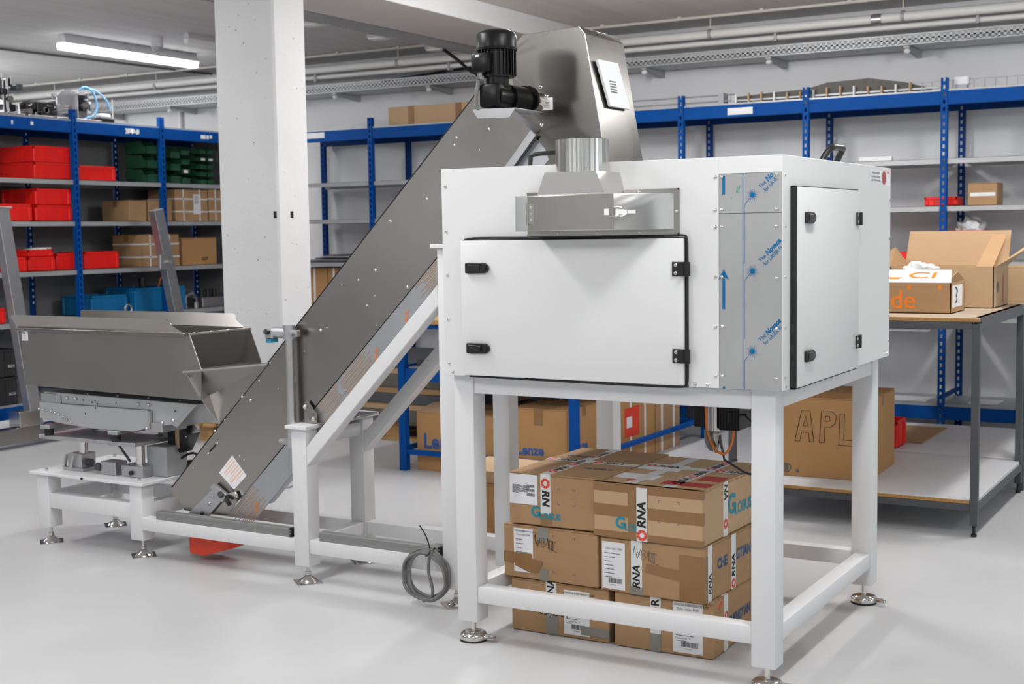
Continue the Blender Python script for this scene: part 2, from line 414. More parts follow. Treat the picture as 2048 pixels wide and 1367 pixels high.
crateL('small red bin at far left of the third shelf, beside the trestle', 2.66, 2.800, 1.254, .110, .3)
crateL('upper of two small red bins holding papers, third shelf of left rack', 2.815, 3.05, 1.364, .055, .3)
crateL('lower of two small red bins stacked on the third shelf, left rack', 2.812, 3.066, 1.254, .110, .3)
crateL('long red crate standing behind the blue upright, third shelf of left rack', 3.10, 3.345, 1.254, .13, .3, .03)
crateL('red crate right of the blue upright on the third shelf, left rack', 3.355, 3.715, 1.254, .138, .3)
crateL('red crate on the fourth shelf at the far left edge, behind the trestle', 2.15, 2.585, .874, .115, .3)
crateL('wide bright blue crate with machine parts on the fourth shelf, left rack', 3.87, 4.46, .874, .205, .35, m='bluebox', group='blue crates on the left rack')
crateL('low dark blue crate left of the bright blue one, fourth shelf', 3.45, 3.84, .874, .16, .35, .05, m='bluebox', group='blue crates on the left rack')
crateL('upper black crate at the bottom left of the left rack', 2.30, 2.66, .472, .21, .4, m='blackbox', group='black crates at the bottom of the left rack').text('BOX', .03, 'paper', (.10, -.202, .08), X_, Z_)
crateL('lower black crate at the bottom left of the left rack', 2.30, 2.66, .263, .205, .4, m='blackbox', group='black crates at the bottom of the left rack').text('BOX', .03, 'paper', (.10, -.202, .08), X_, Z_)
tb = Thing('paper_stack', 'cream paper slips lying in the small red bin on the third shelf', 'paper', (-5.75, 2.95, 1.405))
g = G()
for k in range(7): g.box(-5.82+random.uniform(-.02, .02), -5.68+random.uniform(-.02, .02), 2.84+k*.025, 2.90+k*.025, 1.405+k*.003, 1.415+k*.003)
tb.part('slips', g, 'paper')
# cartons
cl = [('plain small carton at the left end of the second shelf, left rack', 3.845, 4.035, 1.634, .172, 'card', 0),
      ('plain small carton behind the leaning trestle leg, second shelf', 4.06, 4.33, 1.634, .176, 'card', 0),
      ('large white-strapped carton with a paper label, second shelf of left rack', 4.37, 4.765, 1.634, .272, 'card', 4),
      ('white-strapped carton next to the pillar, second shelf of left rack', 4.785, 5.10, 1.634, .28, 'card', 4),
      ('white-strapped carton behind the trestle leg on the third shelf', 3.95, 4.40, 1.254, .268, 'card', 4),
      ('plain open carton next to the pillar on the third shelf', 4.44, 4.86, 1.254, .235, 'card3', 0)]
for lb, a, b, z, h, m, st in cl:
    t = cartonL(lb, a, b, z, h, .32, m=m, straps=st)
    if st:
        g = G(); g.box(.02, .11, -.163, -.1615, .06, h-.04); t.part('shipping_label', g, 'paper')
        g = G(); [g.box(.03, .09-.02*random.random(), -.1642, -.163, z_, z_+.004) for z_ in [h-.06-.012*i for i in range(6)]]; t.part('printed_text', g, 'printgrey')
    if 'open carton' in lb: t.text('GGF', .04, 'printk', (.02, -.1612, .05), X_, Z_, bold=.001)
# green sorting bins
def green_bin(label, y0, y1, z, h, group):
    cx, cy = onL(y0, y1, .25, .0); T = Thing('sorting_bin', label, 'bin', (cx, cy, z), R90, group, local=True)
    x = (y1-y0)/2-.002
    g = G()
    for s_ in (-1, 1): g.prism([(-.125, 0), (-.125, h*.5), (-.09, h*.55), (-.06, h*.92), (.125, h*.92), (.125, 0)], 'x', *sorted((s_*x, s_*(x-.004))))
    g.box(-x, x, -.125, .125, 0, .004); g.box(-x, x, .121, .125, 0, h*.92); g.box(-x, x, -.125, -.12, 0, h*.55, .001)
    T.part('body', g, 'green')
    g = G(); g.box(-x, x, -.131, -.119, h*.47, h*.54, .001); T.part('front_lip', g, 'green')
    return T
cols = [('left of the blue upright', 4.06, 4.19, 3, .118), ('right of the blue upright', 4.33, 4.45, 3, .105), ('second column right of the upright', 4.455, 4.565, 4, .08),
        ('next to the pillar', 4.68, 4.77, 5, .065), ('touching the pillar edge', 4.775, 4.865, 5, .065)]
lev = {3: ('bottom', 'middle', 'top'), 4: ('bottom', 'second', 'third', 'top'), 5: ('bottom', 'second', 'third', 'fourth', 'top')}
for nm, a, b, n, h in cols:
    for k in range(n):
        T = green_bin('dark green sorting bin, %s of the column %s' % (lev[n][k], nm), a, b, 1.957+k*h, h, 'green sorting bins on the top shelf')
        if (k*7+n) % 5 == 1:
            g = G(); g.box(-.03, .02, -.1325, -.131, .01, h*.45); T.part('label_card', g, 'paper')
# gear parts on the fourth shelf
T = Thing('steel_ring', 'polished steel pipe elbow standing on the fourth shelf near the pillar', 'machine part', (-5.72, 4.6, .874))
g = G(); g.tube([(-5.72, 4.52, .874), (-5.72, 4.52, .96), (-5.72, 4.56, 1.0), (-5.72, 4.61, 1.0), (-5.72, 4.65, .96), (-5.72, 4.65, .90)], .02); T.part('bend', g, 'chrome')
g = G(); g.cyl((-5.72, 4.65, .874), (-5.72, 4.65, .92), .03); T.part('flange', g, 'steel_lt')
T = Thing('valve_block', 'grey valve block with black knobs on the fourth shelf by the pillar', 'machine part', (-5.8, 4.85, .874))
g = G(); g.box(-5.9, -5.7, 4.72, 5.0, .874, .96, .004); T.part('body', g, 'alu')
for i in range(3): T.part('knob', G().cyl((-5.75, 4.76+.08*i, .96), (-5.75, 4.76+.08*i, 1.03), .022), 'black')
T = Thing('gripper_part', 'small black tool with orange cable in the bright blue crate', 'machine part', (-5.79, 4.16, .885))
g = G(); g.box(-5.84, -5.74, 4.06, 4.26, .885, 1.08, .01); g.cyl((-5.79, 4.1, 1.08), (-5.79, 4.1, 1.16), .03); T.part('body', g, 'black')
g = G(); g.tube([(-5.75, 4.24, 1.07), (-5.75, 4.27, 1.14), (-5.75, 4.33, 1.16), (-5.75, 4.39, 1.1), (-5.75, 4.40, 1.0)], .008); T.part('cable', g, 'orcable')
T = Thing('hose_clamp', 'small round steel clamp on the fourth shelf by the dark blue crate', 'machine part', (-5.63, 3.78, .872))
T.part('ring', G().tube([(-5.63, 3.78+.035*math.cos(a*PI/4), .915+.035*math.sin(a*PI/4)) for a in range(8)], .008, closed=True), 'alu')

# machines on top of the left rack
def mech(label, y0, y1, h, seed, x=-5.8):
    random.seed(seed)
    T = Thing('feeder_mechanism', label, 'machine', (x, (y0+y1)/2, 2.422), group=None)
    w = y1-y0
    T.part('base_plate', G().box(x-.14, x+.14, y0, y1, 2.422, 2.44, .003), 'alu')
    g = G()
    for k in range(3):
        yy = y0+w*random.uniform(.1, .8); hh = h*random.uniform(.6, 1); g.box(x-.1, x+.1, yy, yy+.012, 2.44, 2.44+hh, .002)
        g.box(x+.02, x+.06, yy, yy+.06, 2.44+hh*.7, 2.44+hh*.74, .002)
    T.part('side_plate', g, 'alu')
    for k in range(11):
        yy = y0+w*random.uniform(.0, .85); zz = 2.44+h*random.uniform(0.0, .75); s_ = random.uniform(.035, .085); xx = x+random.uniform(-.06, .04)
        T.part('motor_block', G().box(xx, xx+.09, yy, yy+s_*1.2, zz, zz+s_*.9, .005), 'black' if k % 3 else 'tablegrey')
    for k in range(3):
        yy = y0+w*random.uniform(.1, .8); zz = 2.44+h*random.uniform(.1, .7)
        T.part('cylinder', G().cyl((x+.04, yy, zz), (x+.13, yy, zz), .022), 'chrome')
    g = G()
    for k in range(10):
        yy = y0+w*random.uniform(.05, .9); zz = 2.45+h*random.uniform(0, .8); g.cyl((x+.08, yy, zz), (x+.115, yy, zz), .006, seg=8)
    g.bar((x+.05, y0+w*.1, 2.44+h*.3), (x+.05, y0+w*.9, 2.44+h*.55), .015, .015)
    T.part('bracket_bar', g, 'paper')
    return T
m1 = mech('tall feeder mechanism with black blocks at the left end of the left rack top', 2.50, 2.86, .27, 5)
m1.part('handle_frame', G().tube([(-5.74, 2.72, 2.44), (-5.74, 2.72, 2.73), (-5.74, 2.80, 2.73), (-5.74, 2.80, 2.66)], .006, smooth=1), 'paper')
m1b = mech('low feeder mechanism with dark drum between the two tall ones on the left rack', 2.89, 3.12, .12, 11)
m2 = mech('feeder mechanism with light blue air hoses on top of the left rack', 3.16, 3.62, .26, 23)
m2.part('air_hose', G().tube([(-5.68, 3.40, 2.66), (-5.66, 3.44, 2.69), (-5.66, 3.52, 2.66), (-5.66, 3.56, 2.56), (-5.66, 3.53, 2.48), (-5.68, 3.44, 2.44)], .009), 'hose')
m2.part('air_hose', G().tube([(-5.68, 3.44, 2.68), (-5.66, 3.55, 2.67), (-5.66, 3.66, 2.60), (-5.66, 3.70, 2.53)], .008), 'hose')
m2.part('grey_plate', G().prism([(3.22, 2.44), (3.22, 2.60), (3.30, 2.66), (3.42, 2.66), (3.42, 2.44)], 'x', -5.74, -5.72), 'alu', label='large upright grey plate')
T = Thing('white_valve', 'white plastic valve with black base at the right end of the rack-top machines', 'machine part', (-5.7, 3.70, 2.422))
T.part('base', G().box(-5.78, -5.66, 3.60, 3.74, 2.422, 2.46, .004), 'black')
T.part('body', G().box(-5.76, -5.68, 3.62, 3.73, 2.46, 2.50, .012), 'paper')
T.part('rod', G().cyl((-5.72, 3.78, 2.422), (-5.72, 3.78, 2.62), .006), 'alu')

# ---------------------------------------------------------------- things on the back rack
T = Thing('cardboard_box', 'long flat pale carton lying on top of the back rack beside the conveyor', 'box', (-3.55, 5.65, 2.422), group='cartons on the back rack')
T.part('body', G().box(-4.14, -2.95, 5.42, 5.85, 2.422, 2.58, .003), 'card2')
T.part('tape', G().box(-3.93, -3.87, 5.418, 5.852, 2.43, 2.582), 'tape')
T.part('tape', G().box(-3.45, -3.39, 5.418, 5.852, 2.43, 2.582), 'tape')
for i, (a, b) in enumerate(((-5.15, -4.86), (-4.85, -4.72), (-4.70, -4.56), (-4.54, -4.36))):
    t = carton(('upright brown carton, %s of the row under the dark goods by the pillar' % ('leftmost', 'second', 'third', 'rightmost')[i]), ((a+b)/2, 5.60, .874), 0, b-a, .34, .33, 'card3', group='upright cartons on the back rack')
    t.part('strap', G().box(-.01, .01, -.172, -.17, 0, .325), 'paper')
T = Thing('sheet_stack', 'dark stack of flat sheet parts on the shelf beside the pillar', 'metal parts', (-4.6, 5.6, 1.254))
for k in range(5): T.part('sheet', G().box(-5.1+.05*k, -4.05-.07*(k % 3), 5.42+.01*k, 5.8, 1.254+.014*k, 1.264+.014*k), ('tablegrey', 'alu_dk', 'rubber', 'galv', 'tablegrey')[k])
crate('small red crate on the second shelf right of the machine', (.51, 5.53, 1.634), 0, .22, .2, .062, group='red crates on the back rack')
crate('red crate full of clear bags on the third shelf, back rack', (.69, 5.57, 1.254), 0, .25, .3, .21, group='red crates on the back rack')
crate('low red crate behind the open cartons, third shelf of back rack', (.20, 5.60, 1.18-.0+.074), 0, .22, .3, .06, group='red crates on the back rack')
c1 = carton('small brown carton with white print on the second shelf, back rack', (.785, 5.55, 1.634), 0, .19, .22, .15, 'card', group='cartons on the back rack')
c1.part('white_label', G().box(-.08, .085, -.1125, -.111, .06, .085), 'paper')
def bag(name, label, x, y, z, w, d, h, seed):
    random.seed(seed); b = bmesh.new(); bmesh.ops.create_icosphere(b, subdivisions=4, radius=1)
    for v in b.verts:
        n = v.co.normalized(); k = 1+.16*math.sin(7*n.x+seed)*math.cos(9*n.y)+.12*math.sin(17*n.z+5*n.x)
        v.co = Vector((x+n.x*w/2*k, y+n.y*d/2*k, max(z, z+h/2+n.z*h/2*k)))
    g = G(); g._merge(b); return tag(mk(name, g, 'bag'), label, 'bag')
bag('plastic_bag', 'crumpled clear plastic bags standing out of the red crate, back rack', .69, 5.57, 1.30, .21, .24, .245, 3)
bag('plastic_bag', 'crumpled clear plastic bag swelling out of the orange-printed carton', .93, 3.08, 1.12, .20, .20, .19, 8)
T = Thing('cable_spool', 'left of two dark cable spools on the third shelf, back rack', 'spool', (.375, 5.55, 1.254), group='cable spools on the back rack')
def spool(T, x):
    T.part('drum', G().cyl((x-.0, 5.47, 1.40), (x, 5.63, 1.40), .03), 'galv')
    T.part('rim', G().cyl((x, 5.46, 1.40), (x, 5.475, 1.40), .045), 'tablegrey')
    T.part('stand', G().box(x-.04, x+.04, 5.47, 5.62, 1.254, 1.36, .004), 'black')
spool(T, .375)
T = Thing('cable_spool', 'right of two dark cable spools, next to the blue upright', 'spool', (.475, 5.55, 1.254), group='cable spools on the back rack'); spool(T, .475)
# conveyor chain/rail goods on top of the back rack
T = Thing('guide_rail', 'pair of thin grey guide rails lying along the top of the back rack', 'rail', (-1.6, 5.5, 2.422))
for z_, y_ in ((2.45, 5.45), (2.50, 5.50)): T.part('rod', G().cyl((-2.0, y_, z_), (-1.02, y_, z_), .006, seg=8), 'galv')
T.part('support_block', G().box(-1.95, -1.9, 5.43, 5.52, 2.422, 2.51), 'greym'); T.part('support_block', G().box(-1.12, -1.08, 5.43, 5.52, 2.422, 2.51), 'greym')
T = Thing('conveyor_chain', 'length of dark plate conveyor chain between rails on top of the back rack', 'conveyor part', (-.3, 5.55, 2.422))
T.part('chain_belt', G().prism([(-1.0, 2.425), (-1.0, 2.475), (-.72, 2.49), (-.45, 2.50), (-.3, 2.535), (.0, 2.545), (.25, 2.50), (.40, 2.455), (.40, 2.425)], 'y', 5.46, 5.62), 'belt')
for k in range(14):
    x = -.98+k*.098; T.part('clamp', G().box(x-.006, x+.006, 5.42, 5.44, 2.424, 2.49+.01*math.sin(k), .001), 'card2' if k % 3 else 'paper')
T.part('side_rail', G().box(-1.02, .5, 5.44, 5.452, 2.44, 2.452), 'galv')
T = Thing('wire_rack', 'low grey wire guard lying at the right end of the back rack top', 'wire guard', (.9, 5.5, 2.422))
for k in range(12): T.part('wire', G().cyl((.30+.07*k, 5.45, 2.422), (.30+.07*k, 5.45, 2.49), .003, seg=6), 'greym')
T.part('rail', G().box(.28, 1.2, 5.446, 5.454, 2.487, 2.493), 'greym')
T = Thing('white_sensor', 'small white electrical box on top of the back rack', 'electrical box', (.64, 5.45, 2.422))
T.part('body', G().box(.59, .69, 5.42, 5.48, 2.45, 2.51, .008), 'paper'); T.part('base', G().box(.60, .68, 5.42, 5.48, 2.422, 2.45, .004), 'greym')
for i, (x0, x1, l) in enumerate(((.05, .42, 'white paper sheet on the bottom shelf left of the blue upright'), (.70, .90, 'white paper sheet on the bottom shelf right of the blue upright'))):
    tag(mk('paper_sheet', G().box(x0, x1, 5.46, 5.72, .264, .267), 'paper'), l, 'paper')
tag(mk('shelf_label', G().box(-.04, .19, 5.36, 5.40, 1.957, 1.985), 'paper'), 'white label block on the top shelf above the machine corner', 'label')

# ================================================================== CEILING SERVICES
def luminaire(label, x, y0, y1, z=3.0, w=.11, group='ceiling tube lights', on=True):
    T = Thing('ceiling_light', label, 'light', (x, (y0+y1)/2, z-.02), group=group)
    T.part('housing', G().prism([(x-w/2, z+.03), (x-w/2+.02, z+.1), (x+w/2-.02, z+.1), (x+w/2, z+.03)], 'y', y0, y1, .004), 'lamphouse')
    T.part('diffuser', G().prism([(x-w/2, z+.03), (x-w/2+.015, z-.02), (x+w/2-.015, z-.02), (x+w/2, z+.03)], 'y', y0-.01, y1+.01, .006), 'lamp' if on else 'paper')
    return T
luminaire('long bright tube light on the ceiling at the left, above the rack', -5.78, 3.33, 4.80)
area((-5.5, 4.06, 2.95), .12, 1.45, 14)
luminaire('thin unlit tube light half hidden behind the pillar top', -4.95, 3.85, 4.9, z=3.03, w=.06, on=False)
for i, (y, l) in enumerate(((3.43, 'nearest'), (4.22, 'middle'), (5.0, 'farthest'))):
    T = Thing('tray_light', 'short white light under the cable tray beside the beam, %s of three' % l, 'light', (-3.30, y, 2.9), group='short lights under the ceiling tray')
    T.part('diffuser', G().box(-3.43, -3.22, y-.06, y+.06, 2.964, 2.995, .01), 'lamphouse')
    T.part('holder', G().box(-3.22, -3.14, y-.05, y+.05, 2.965, 3.0, .006), 'greym')
    T.part('lamp', G().box(-3.42, -3.23, y-.05, y+.05, 2.957, 2.964), 'paper')
T = Thing('smoke_detector', 'white round smoke detector on the ceiling beside the tube light', 'detector', (-5.3, 3.88, 3.0))
T.part('base', G().cyl((-5.3, 3.88, 3.02), (-5.3, 3.88, 3.1), .05), 'lamphouse'); T.part('cap', G().cyl((-5.3, 3.88, 2.985), (-5.3, 3.88, 3.02), .028, .046), 'greym')
# ceiling tray along the beam
T = Thing('cable_tray', 'dark perforated cable tray running along the ceiling beam', 'cable tray', (-3.12, 2.5, 2.95))
g = G(); g.box(-3.25, -3.245, 0, 5.9, 2.955, 3.0); g.box(-2.995, -2.99, 0, 5.9, 2.955, 3.0)
for k in range(118): g.box(-3.245, -2.995, .02+k*.05, .04+k*.05, 2.955, 2.960)
T.part('tray', g, 'greym', smooth=False)
for y in (1.0, 2.5, 4.0, 5.4): T.part('hanger', G().box(-3.13, -3.11, y, y+.02, 2.96, 3.1), 'greym')
# wall tray
T = Thing('cable_tray', 'perforated wall cable tray above the back rack on triangular brackets', 'cable tray', (-2, 5.75, 2.77))
g = G(); g.box(-10, 3, 5.60, 5.604, 2.775, 2.785); g.box(-10, 3, 5.60, 5.604, 2.838, 2.85); g.box(-10, 3, 5.60, 5.604, 2.806, 2.817)
for k in range(325): g.box(-10+k*.04, -10+k*.04+.018, 5.60, 5.604, 2.78, 2.84)
g.box(-10, 3, 5.60, 5.90, 2.772, 2.775); g.box(-10, 3, 5.896, 5.90, 2.775, 2.85)
T.part('tray', g, 'galv', smooth=False)
for k in range(13):
    x = -9.98+k*1.02
    T.part('bracket', G().prism([(5.62, 2.755), (5.62, 2.77), (5.995, 2.77), (5.995, 2.72)], 'x', x-.02, x+.02), 'greym')
    T.part('foot', G().dome((x, 5.64, 2.735), (0, 0, -1), .025, .8), 'paper')
T = Thing('water_pipe', 'thick pale pipe hanging under the ceiling along the back wall', 'pipe', (-2, 5.6, 2.97))
T.part('pipe', G().cyl((-10.5, 5.6, 3.0), (3, 5.6, 2.965), .033), 'pipe')
for k in range(10):
    x = -9.95+k*1.45
    T.part('hanger', G().cyl((x, 5.6, 3.0), (x, 5.6, 3.1), .006, seg=8), 'conduit'); T.part('clamp', G().cyl((x-.012, 5.6, 2.975), (x+.012, 5.6, 2.975), .04), 'greym')
T.part('coupling', G().cyl((-.02, 5.6, 2.97), (.05, 5.6, 2.97), .038), 'alu')
T = Thing('thin_pipe', 'thinner pale pipe just below the thick pipe on the back wall', 'pipe', (-2, 5.66, 2.91))
T.part('pipe', G().cyl((-10.5, 5.66, 2.94), (3, 5.66, 2.905), .02), 'pipe')
for k in range(6):
    x = -5.1+k*1.45; T.part('clamp', G().box(x-.01, x+.01, 5.63, 5.69, 2.885, 2.96), 'greym')
T = Thing('conduit', 'thin electrical conduit clipped to the ceiling before the back wall', 'conduit', (-2, 5.45, 3.085))
T.part('pipe', G().cyl((-10.5, 5.45, 3.085), (3, 5.45, 3.085), .012, seg=10), 'conduit')
for k in range(20): T.part('clip', G().box(-9.9+k*.65, -9.87+k*.65, 5.43, 5.47, 3.08, 3.1), 'conduit')
tag(mk('black_cable', G().tube([(-3.25, 4.95, 2.95), (-3.12, 4.95, 2.86), (-2.98, 4.95, 2.755), (-2.84, 5.0, 2.73), (-2.6, 5.3, 2.80), (-2.4, 5.6, 2.86)], .014), 'black'), 'thick black cable sagging from the ceiling tray to the wall tray', 'cable')
tag(mk('tray_cable', G().tube([(-4.4, 5.7, 2.85), (-4.0, 5.7, 2.87), (-3.4, 5.7, 2.90), (-2.6, 5.7, 2.875), (-2.2, 5.7, 2.85)], .012), 'black'), 'black cable bulging out of the wall tray left of the machine head', 'cable')
tag(mk('ceiling_conduit', G().cyl((-6.9, 1.2, 3.088), (-6.6, 5.9, 3.088), .01, seg=8), 'printgrey'), 'thin dark conduit on the ceiling at the upper left', 'conduit')
tag(mk('wall_pipe', G().cyl((-7.11, 5.97, 1.9), (-7.11, 5.97, 2.78), .02), 'pipe'), 'vertical white pipe on the back wall left of the pillar', 'pipe')

# ================================================================== MACHINE FRAME (welded white table)
def disc_foot(T, x, y, zl, handle=True, ang=0.6):
    f = T.part('foot', G().lathe([(.012, .035), (.028, .034), (.042, .031), (.050, .024), (.052, .016), (.051, .008), (.0, .008)], x, y), 'chrome')
    T.part('pad', G().cyl((x, y, 0), (x, y, .009), .051, seg=28), 'rubber', parent=f)
    T.part('stem', G().cyl((x, y, .03), (x, y, zl+.002), .0095, seg=14), 'chrome', parent=f)
    if handle:
        g = G(); g.bar((x+.045*math.cos(ang), y+.045*math.sin(ang), .018), (x+.085*math.cos(ang), y+.085*math.sin(ang), .018), .022, .006, up=(0, 0, 1), bv=.002)
        g.tube([(x+.06*math.cos(ang)-.008, y+.06*math.sin(ang), .018), (x+.088*math.cos(ang), y+.088*math.sin(ang)-.008, .018), (x+.088*math.cos(ang), y+.088*math.sin(ang)+.008, .018)], .004)
        T.part('fixing_tab', g, 'chrome', parent=f)
def plate_foot(T, x, y, zl, s=.055, ang=0.1):
    g = G(); m = Matrix.Translation((x, y, 0)) @ Matrix.Rotation(ang+PI/4, 4, 'Z')
    g.box(-s*1.0, s*1.0, -s*1.0, s*1.0, 0, .004, .001, mtx=m)
    f = T.part('foot', g, 'chrome')
    T.part('foot_dome', G().lathe([(.044, .004), (.036, .014), (.020, .022), (.012, .032), (.009, .033)], x, y, 20), 'chrome', parent=f)
    T.part('nut', G().cyl((x, y, .033), (x, y, .047), .014, seg=6), 'steel_lt', parent=f)
    T.part('stem', G().cyl((x, y, .02), (x, y, zl+.002), .0075, seg=12), 'steel_lt', parent=f)
FW, FD, A = 1.213, 1.221, .0825
T = Thing('machine_stand', 'welded white square-tube stand carrying the big white enclosure over the cartons', 'stand', (.6, .6, 0))
for x, y in ((0, 0), (FW-A, 0), (0, FD-A), (FW-A, FD-A)):
    T.part('leg', G().box(x, x+A, y, y+A, .079, .99, .005, 2), 'white2')
    disc_foot(T, x+A/2, y+A/2, .079, ang=.0 if y == 0 else -.2)
for z0, z1 in ((.152, .212), (.922, .984)):
    T.part('beam', G().box(A, FW-A, .006, .006+.06, z0, z1, .004, 2), 'white2')
    T.part('beam', G().box(A, FW-A, FD-.066, FD-.006, z0, z1, .004, 2), 'white2')
    T.part('beam', G().box(.006, .066, A, FD-A, z0, z1, .004, 2), 'white2')
    T.part('beam', G().box(FW-.066, FW-.006, A, FD-A, z0, z1, .004, 2), 'white2')
# ================================================================== ENCLOSURE
ex0, ex1, ey0, ey1, ez0, ez1 = -.0115, 1.248, -.0387, 1.2418, .990, 1.7248
E = Thing('machine_enclosure', 'large white sheet-metal enclosure with two doors and a steel duct, on the white frame', 'machine', (.62, .6, .99))
E.part('front_panel', G().box(ex0, 1.038, ey0, ey0+.003, ez0, ez1, .001), 'white')
E.part('front_top_strip', G().box(1.038, ex1, ey0, ey0+.003, 1.672, ez1, .0008), 'white')
E.part('side_panel', G().box(ex1-.003, ex1, ey0+.0005, ey1, ez0, ez1, .001), 'white')
E.part('side_panel', G().box(ex0, ex0+.003, ey0+.003, ey1-.003, ez0, ez1, .001), 'white')
E.part('back_panel', G().box(ex0, ex1-.003, ey1-.003, ey1, ez0, ez1, .001), 'white')
g = G(); g.box(ex0, ex1-.003, ey0+.003, ey1-.003, ez1-.003, ez1-.0005); E.part('top_panel', g, 'white')
E.part('bottom_panel', G().box(ex0+.003, ex1-.003, ey0+.003, ey1-.003, ez0, ez0+.003), 'white')
# stainless strip with protective film
p1 = E.part('film_plate', G().box(1.039, 1.2465, ey0-.0005, ey0+.002, 1.548, 1.671, .0005), 'film', label='stainless plate under printed protective film')
p2 = E.part('film_plate', G().box(1.039, 1.2465, ey0-.0005, ey0+.002, .9905, 1.5465, .0005), 'film', label='stainless plate under printed protective film')
fy = ey0-.0012
g = G()
def arrow(g, x, z0, z1, head=True, w=.0045):
    g.prism([(x-w, z0), (x, z0+.004), (x+w, z0), (x+w, z1-.03 if head else z1), (x-w, z1-.03 if head else z1)], 'y', fy, fy+.0004)
    if head: g.prism([(x-.018, z1-.034), (x, z1-.026), (x+.018, z1-.034), (x, z1)], 'y', fy, fy+.0004)
arrow(g, 1.055, 1.243, 1.372); arrow(g, 1.055, 1.605, 1.667, False); g.prism([(1.049, .991), (1.061, .991), (1.055, .999)], 'y', fy, fy+.0004)
for za, zb in ((.991, 1.548), (1.548, 1.670)): g.box(1.1178, 1.1200, fy, fy+.0004, za, zb)
for zc in (1.604, 1.366, 1.113):
    z0 = max(.991, zc-.215)
    g.box(1.1232, 1.1250, fy, fy+.0004, max(z0, .991), zc-.03)
    g.bar((1.124, fy, zc-.031), (1.143, fy, zc-.008), .0004, .0014)
    for i in range(16):
        a = 2*PI*i/16; r1, r2 = .006, (.024 if i % 2 else .019)
        g.prism([(1.1505+r1*math.cos(a-.19), zc+r1*math.sin(a-.19)), (1.1505+r2*math.cos(a), zc+r2*math.sin(a)), (1.1505+r1*math.cos(a+.19), zc+r1*math.sin(a+.19))], 'y', fy, fy+.0004)
    g.prism([(1.1505+.0065*math.cos(2*PI*i/14), zc+.0065*math.sin(2*PI*i/14)) for i in range(14)], 'y', fy, fy+.0004)
E.part('film_print', g, 'printblue', smooth=False)
dx = Vector((math.cos(.79), 0, math.sin(.79))); dz = Vector((-math.sin(.79), 0, math.cos(.79)))
for zc, l1, l2 in ((1.621, 'No', 'for LASE'), (1.392, 'Novace', 'for LASER Fi'), (1.143, 'Novace', 'for LASER Fi')):
    o = Vector((1.174, fy, zc+.0045))
    E.text('The', .019, 'printblue', o, dx, dz, bold=.0002, sx=.9)
    E.text(l1, .023, 'printblue', o+dx*.031, dx, dz, bold=.0009, shear=.2, sx=.88)
    E.text(l2, .0175, 'printblue', o+dx*.004-dz*.0185, dx, dz, bold=.0002, sx=.86)
g = G(); [g.tube(pts, .0007, seg=5) for pts in ([(1.097, fy, 1.612), (1.101, fy, 1.63), (1.106, fy, 1.610), (1.099, fy, 1.618)], [(1.108, fy, 1.622), (1.108, fy, 1.634), (1.112, fy, 1.632)], [(1.079, fy, 1.598), (1.082, fy, 1.597), (1.080, fy, 1.594)])]
E.part('marker_scribble', g, 'greenink')
# screws
sc = None
def screw(T, p, n, r=.0062, parent=None):
    return T.part('screw', G().dome(p, n, r, .55), 'chrome', parent=parent)
fs = [(.006+.0005*i, 1.663-.1575*i) for i in range(5)] + [(.023, 1.001)] + [(1.027, z) for z in (1.663, 1.559, 1.505, 1.346, 1.188, 1.03)] + [(.956, 1.0), (.999, 1.0)] + \
     [(1.049, z) for z in (1.663, 1.559, 1.505, 1.347, 1.189, 1.03)] + [(1.229, z) for z in (1.664, 1.558, 1.505, 1.344, 1.186, 1.028)]
for x, z in fs: screw(E, (x, ey0-.0008, z), (0, -1, 0))
for y, z in [(-.012, 1.664), (-.012, 1.505), (-.012, 1.346), (-.012, 1.188), (-.012, 1.03), (-.004, 1.0)] + [(1.228, z) for z in (1.6, 1.45, 1.3, 1.15, 1.05)] + [(1.205, 1.002)]:
    screw(E, (ex1, y, z), (1, 0, 0), .0055)
# front door
dy = ey0-.022
D = E.part('front_door', G().box(.078, .925, dy, ey0-.006, .9955, 1.4715, .003, 2), 'white')
E.part('gasket', G().box(.0765, .9275, ey0-.0075, ey0-.0005, .9935, 1.4745, .002), 'rubber', parent=D)
g = G(); g.tube([(.09, ey0-.01, 1.474), (.16, ey0-.012, 1.4795), (.5, ey0-.012, 1.477), (.85, ey0-.012, 1.480), (.918, ey0-.012, 1.4805), (.934, ey0-.013, 1.468), (.936, ey0-.013, 1.40), (.936, ey0-.013, 1.10), (.934, ey0-.012, 1.005), (.922, ey0-.012, .992), (.8, ey0-.012, .989), (.4, ey0-.011, .990), (.1, ey0-.01, .992)], .004)
E.part('edge_seal', g, 'rubber', parent=D)
def hinge(E, D, x0, x1, zc, h=.046):
    m_ = (x0+x1)/2+.004
    g = G(); g.box(x0, m_-.004, dy-.005, dy, zc-h/2, zc+h/2, .001); g.box(m_+.004, x1, dy-.005, dy, zc-h/2, zc+h/2, .001); g.cyl((m_, dy-.006, zc-h/2), (m_, dy-.006, zc+h/2), .007, seg=12)
    E.part('hinge', g, 'black', parent=D)
    for dz_ in (-.013, .013): E.part('screw', G().dome((x0+.012, dy-.005, zc+dz_), (0, -1, 0), .0065, .35), 'steel_lt', parent=D)
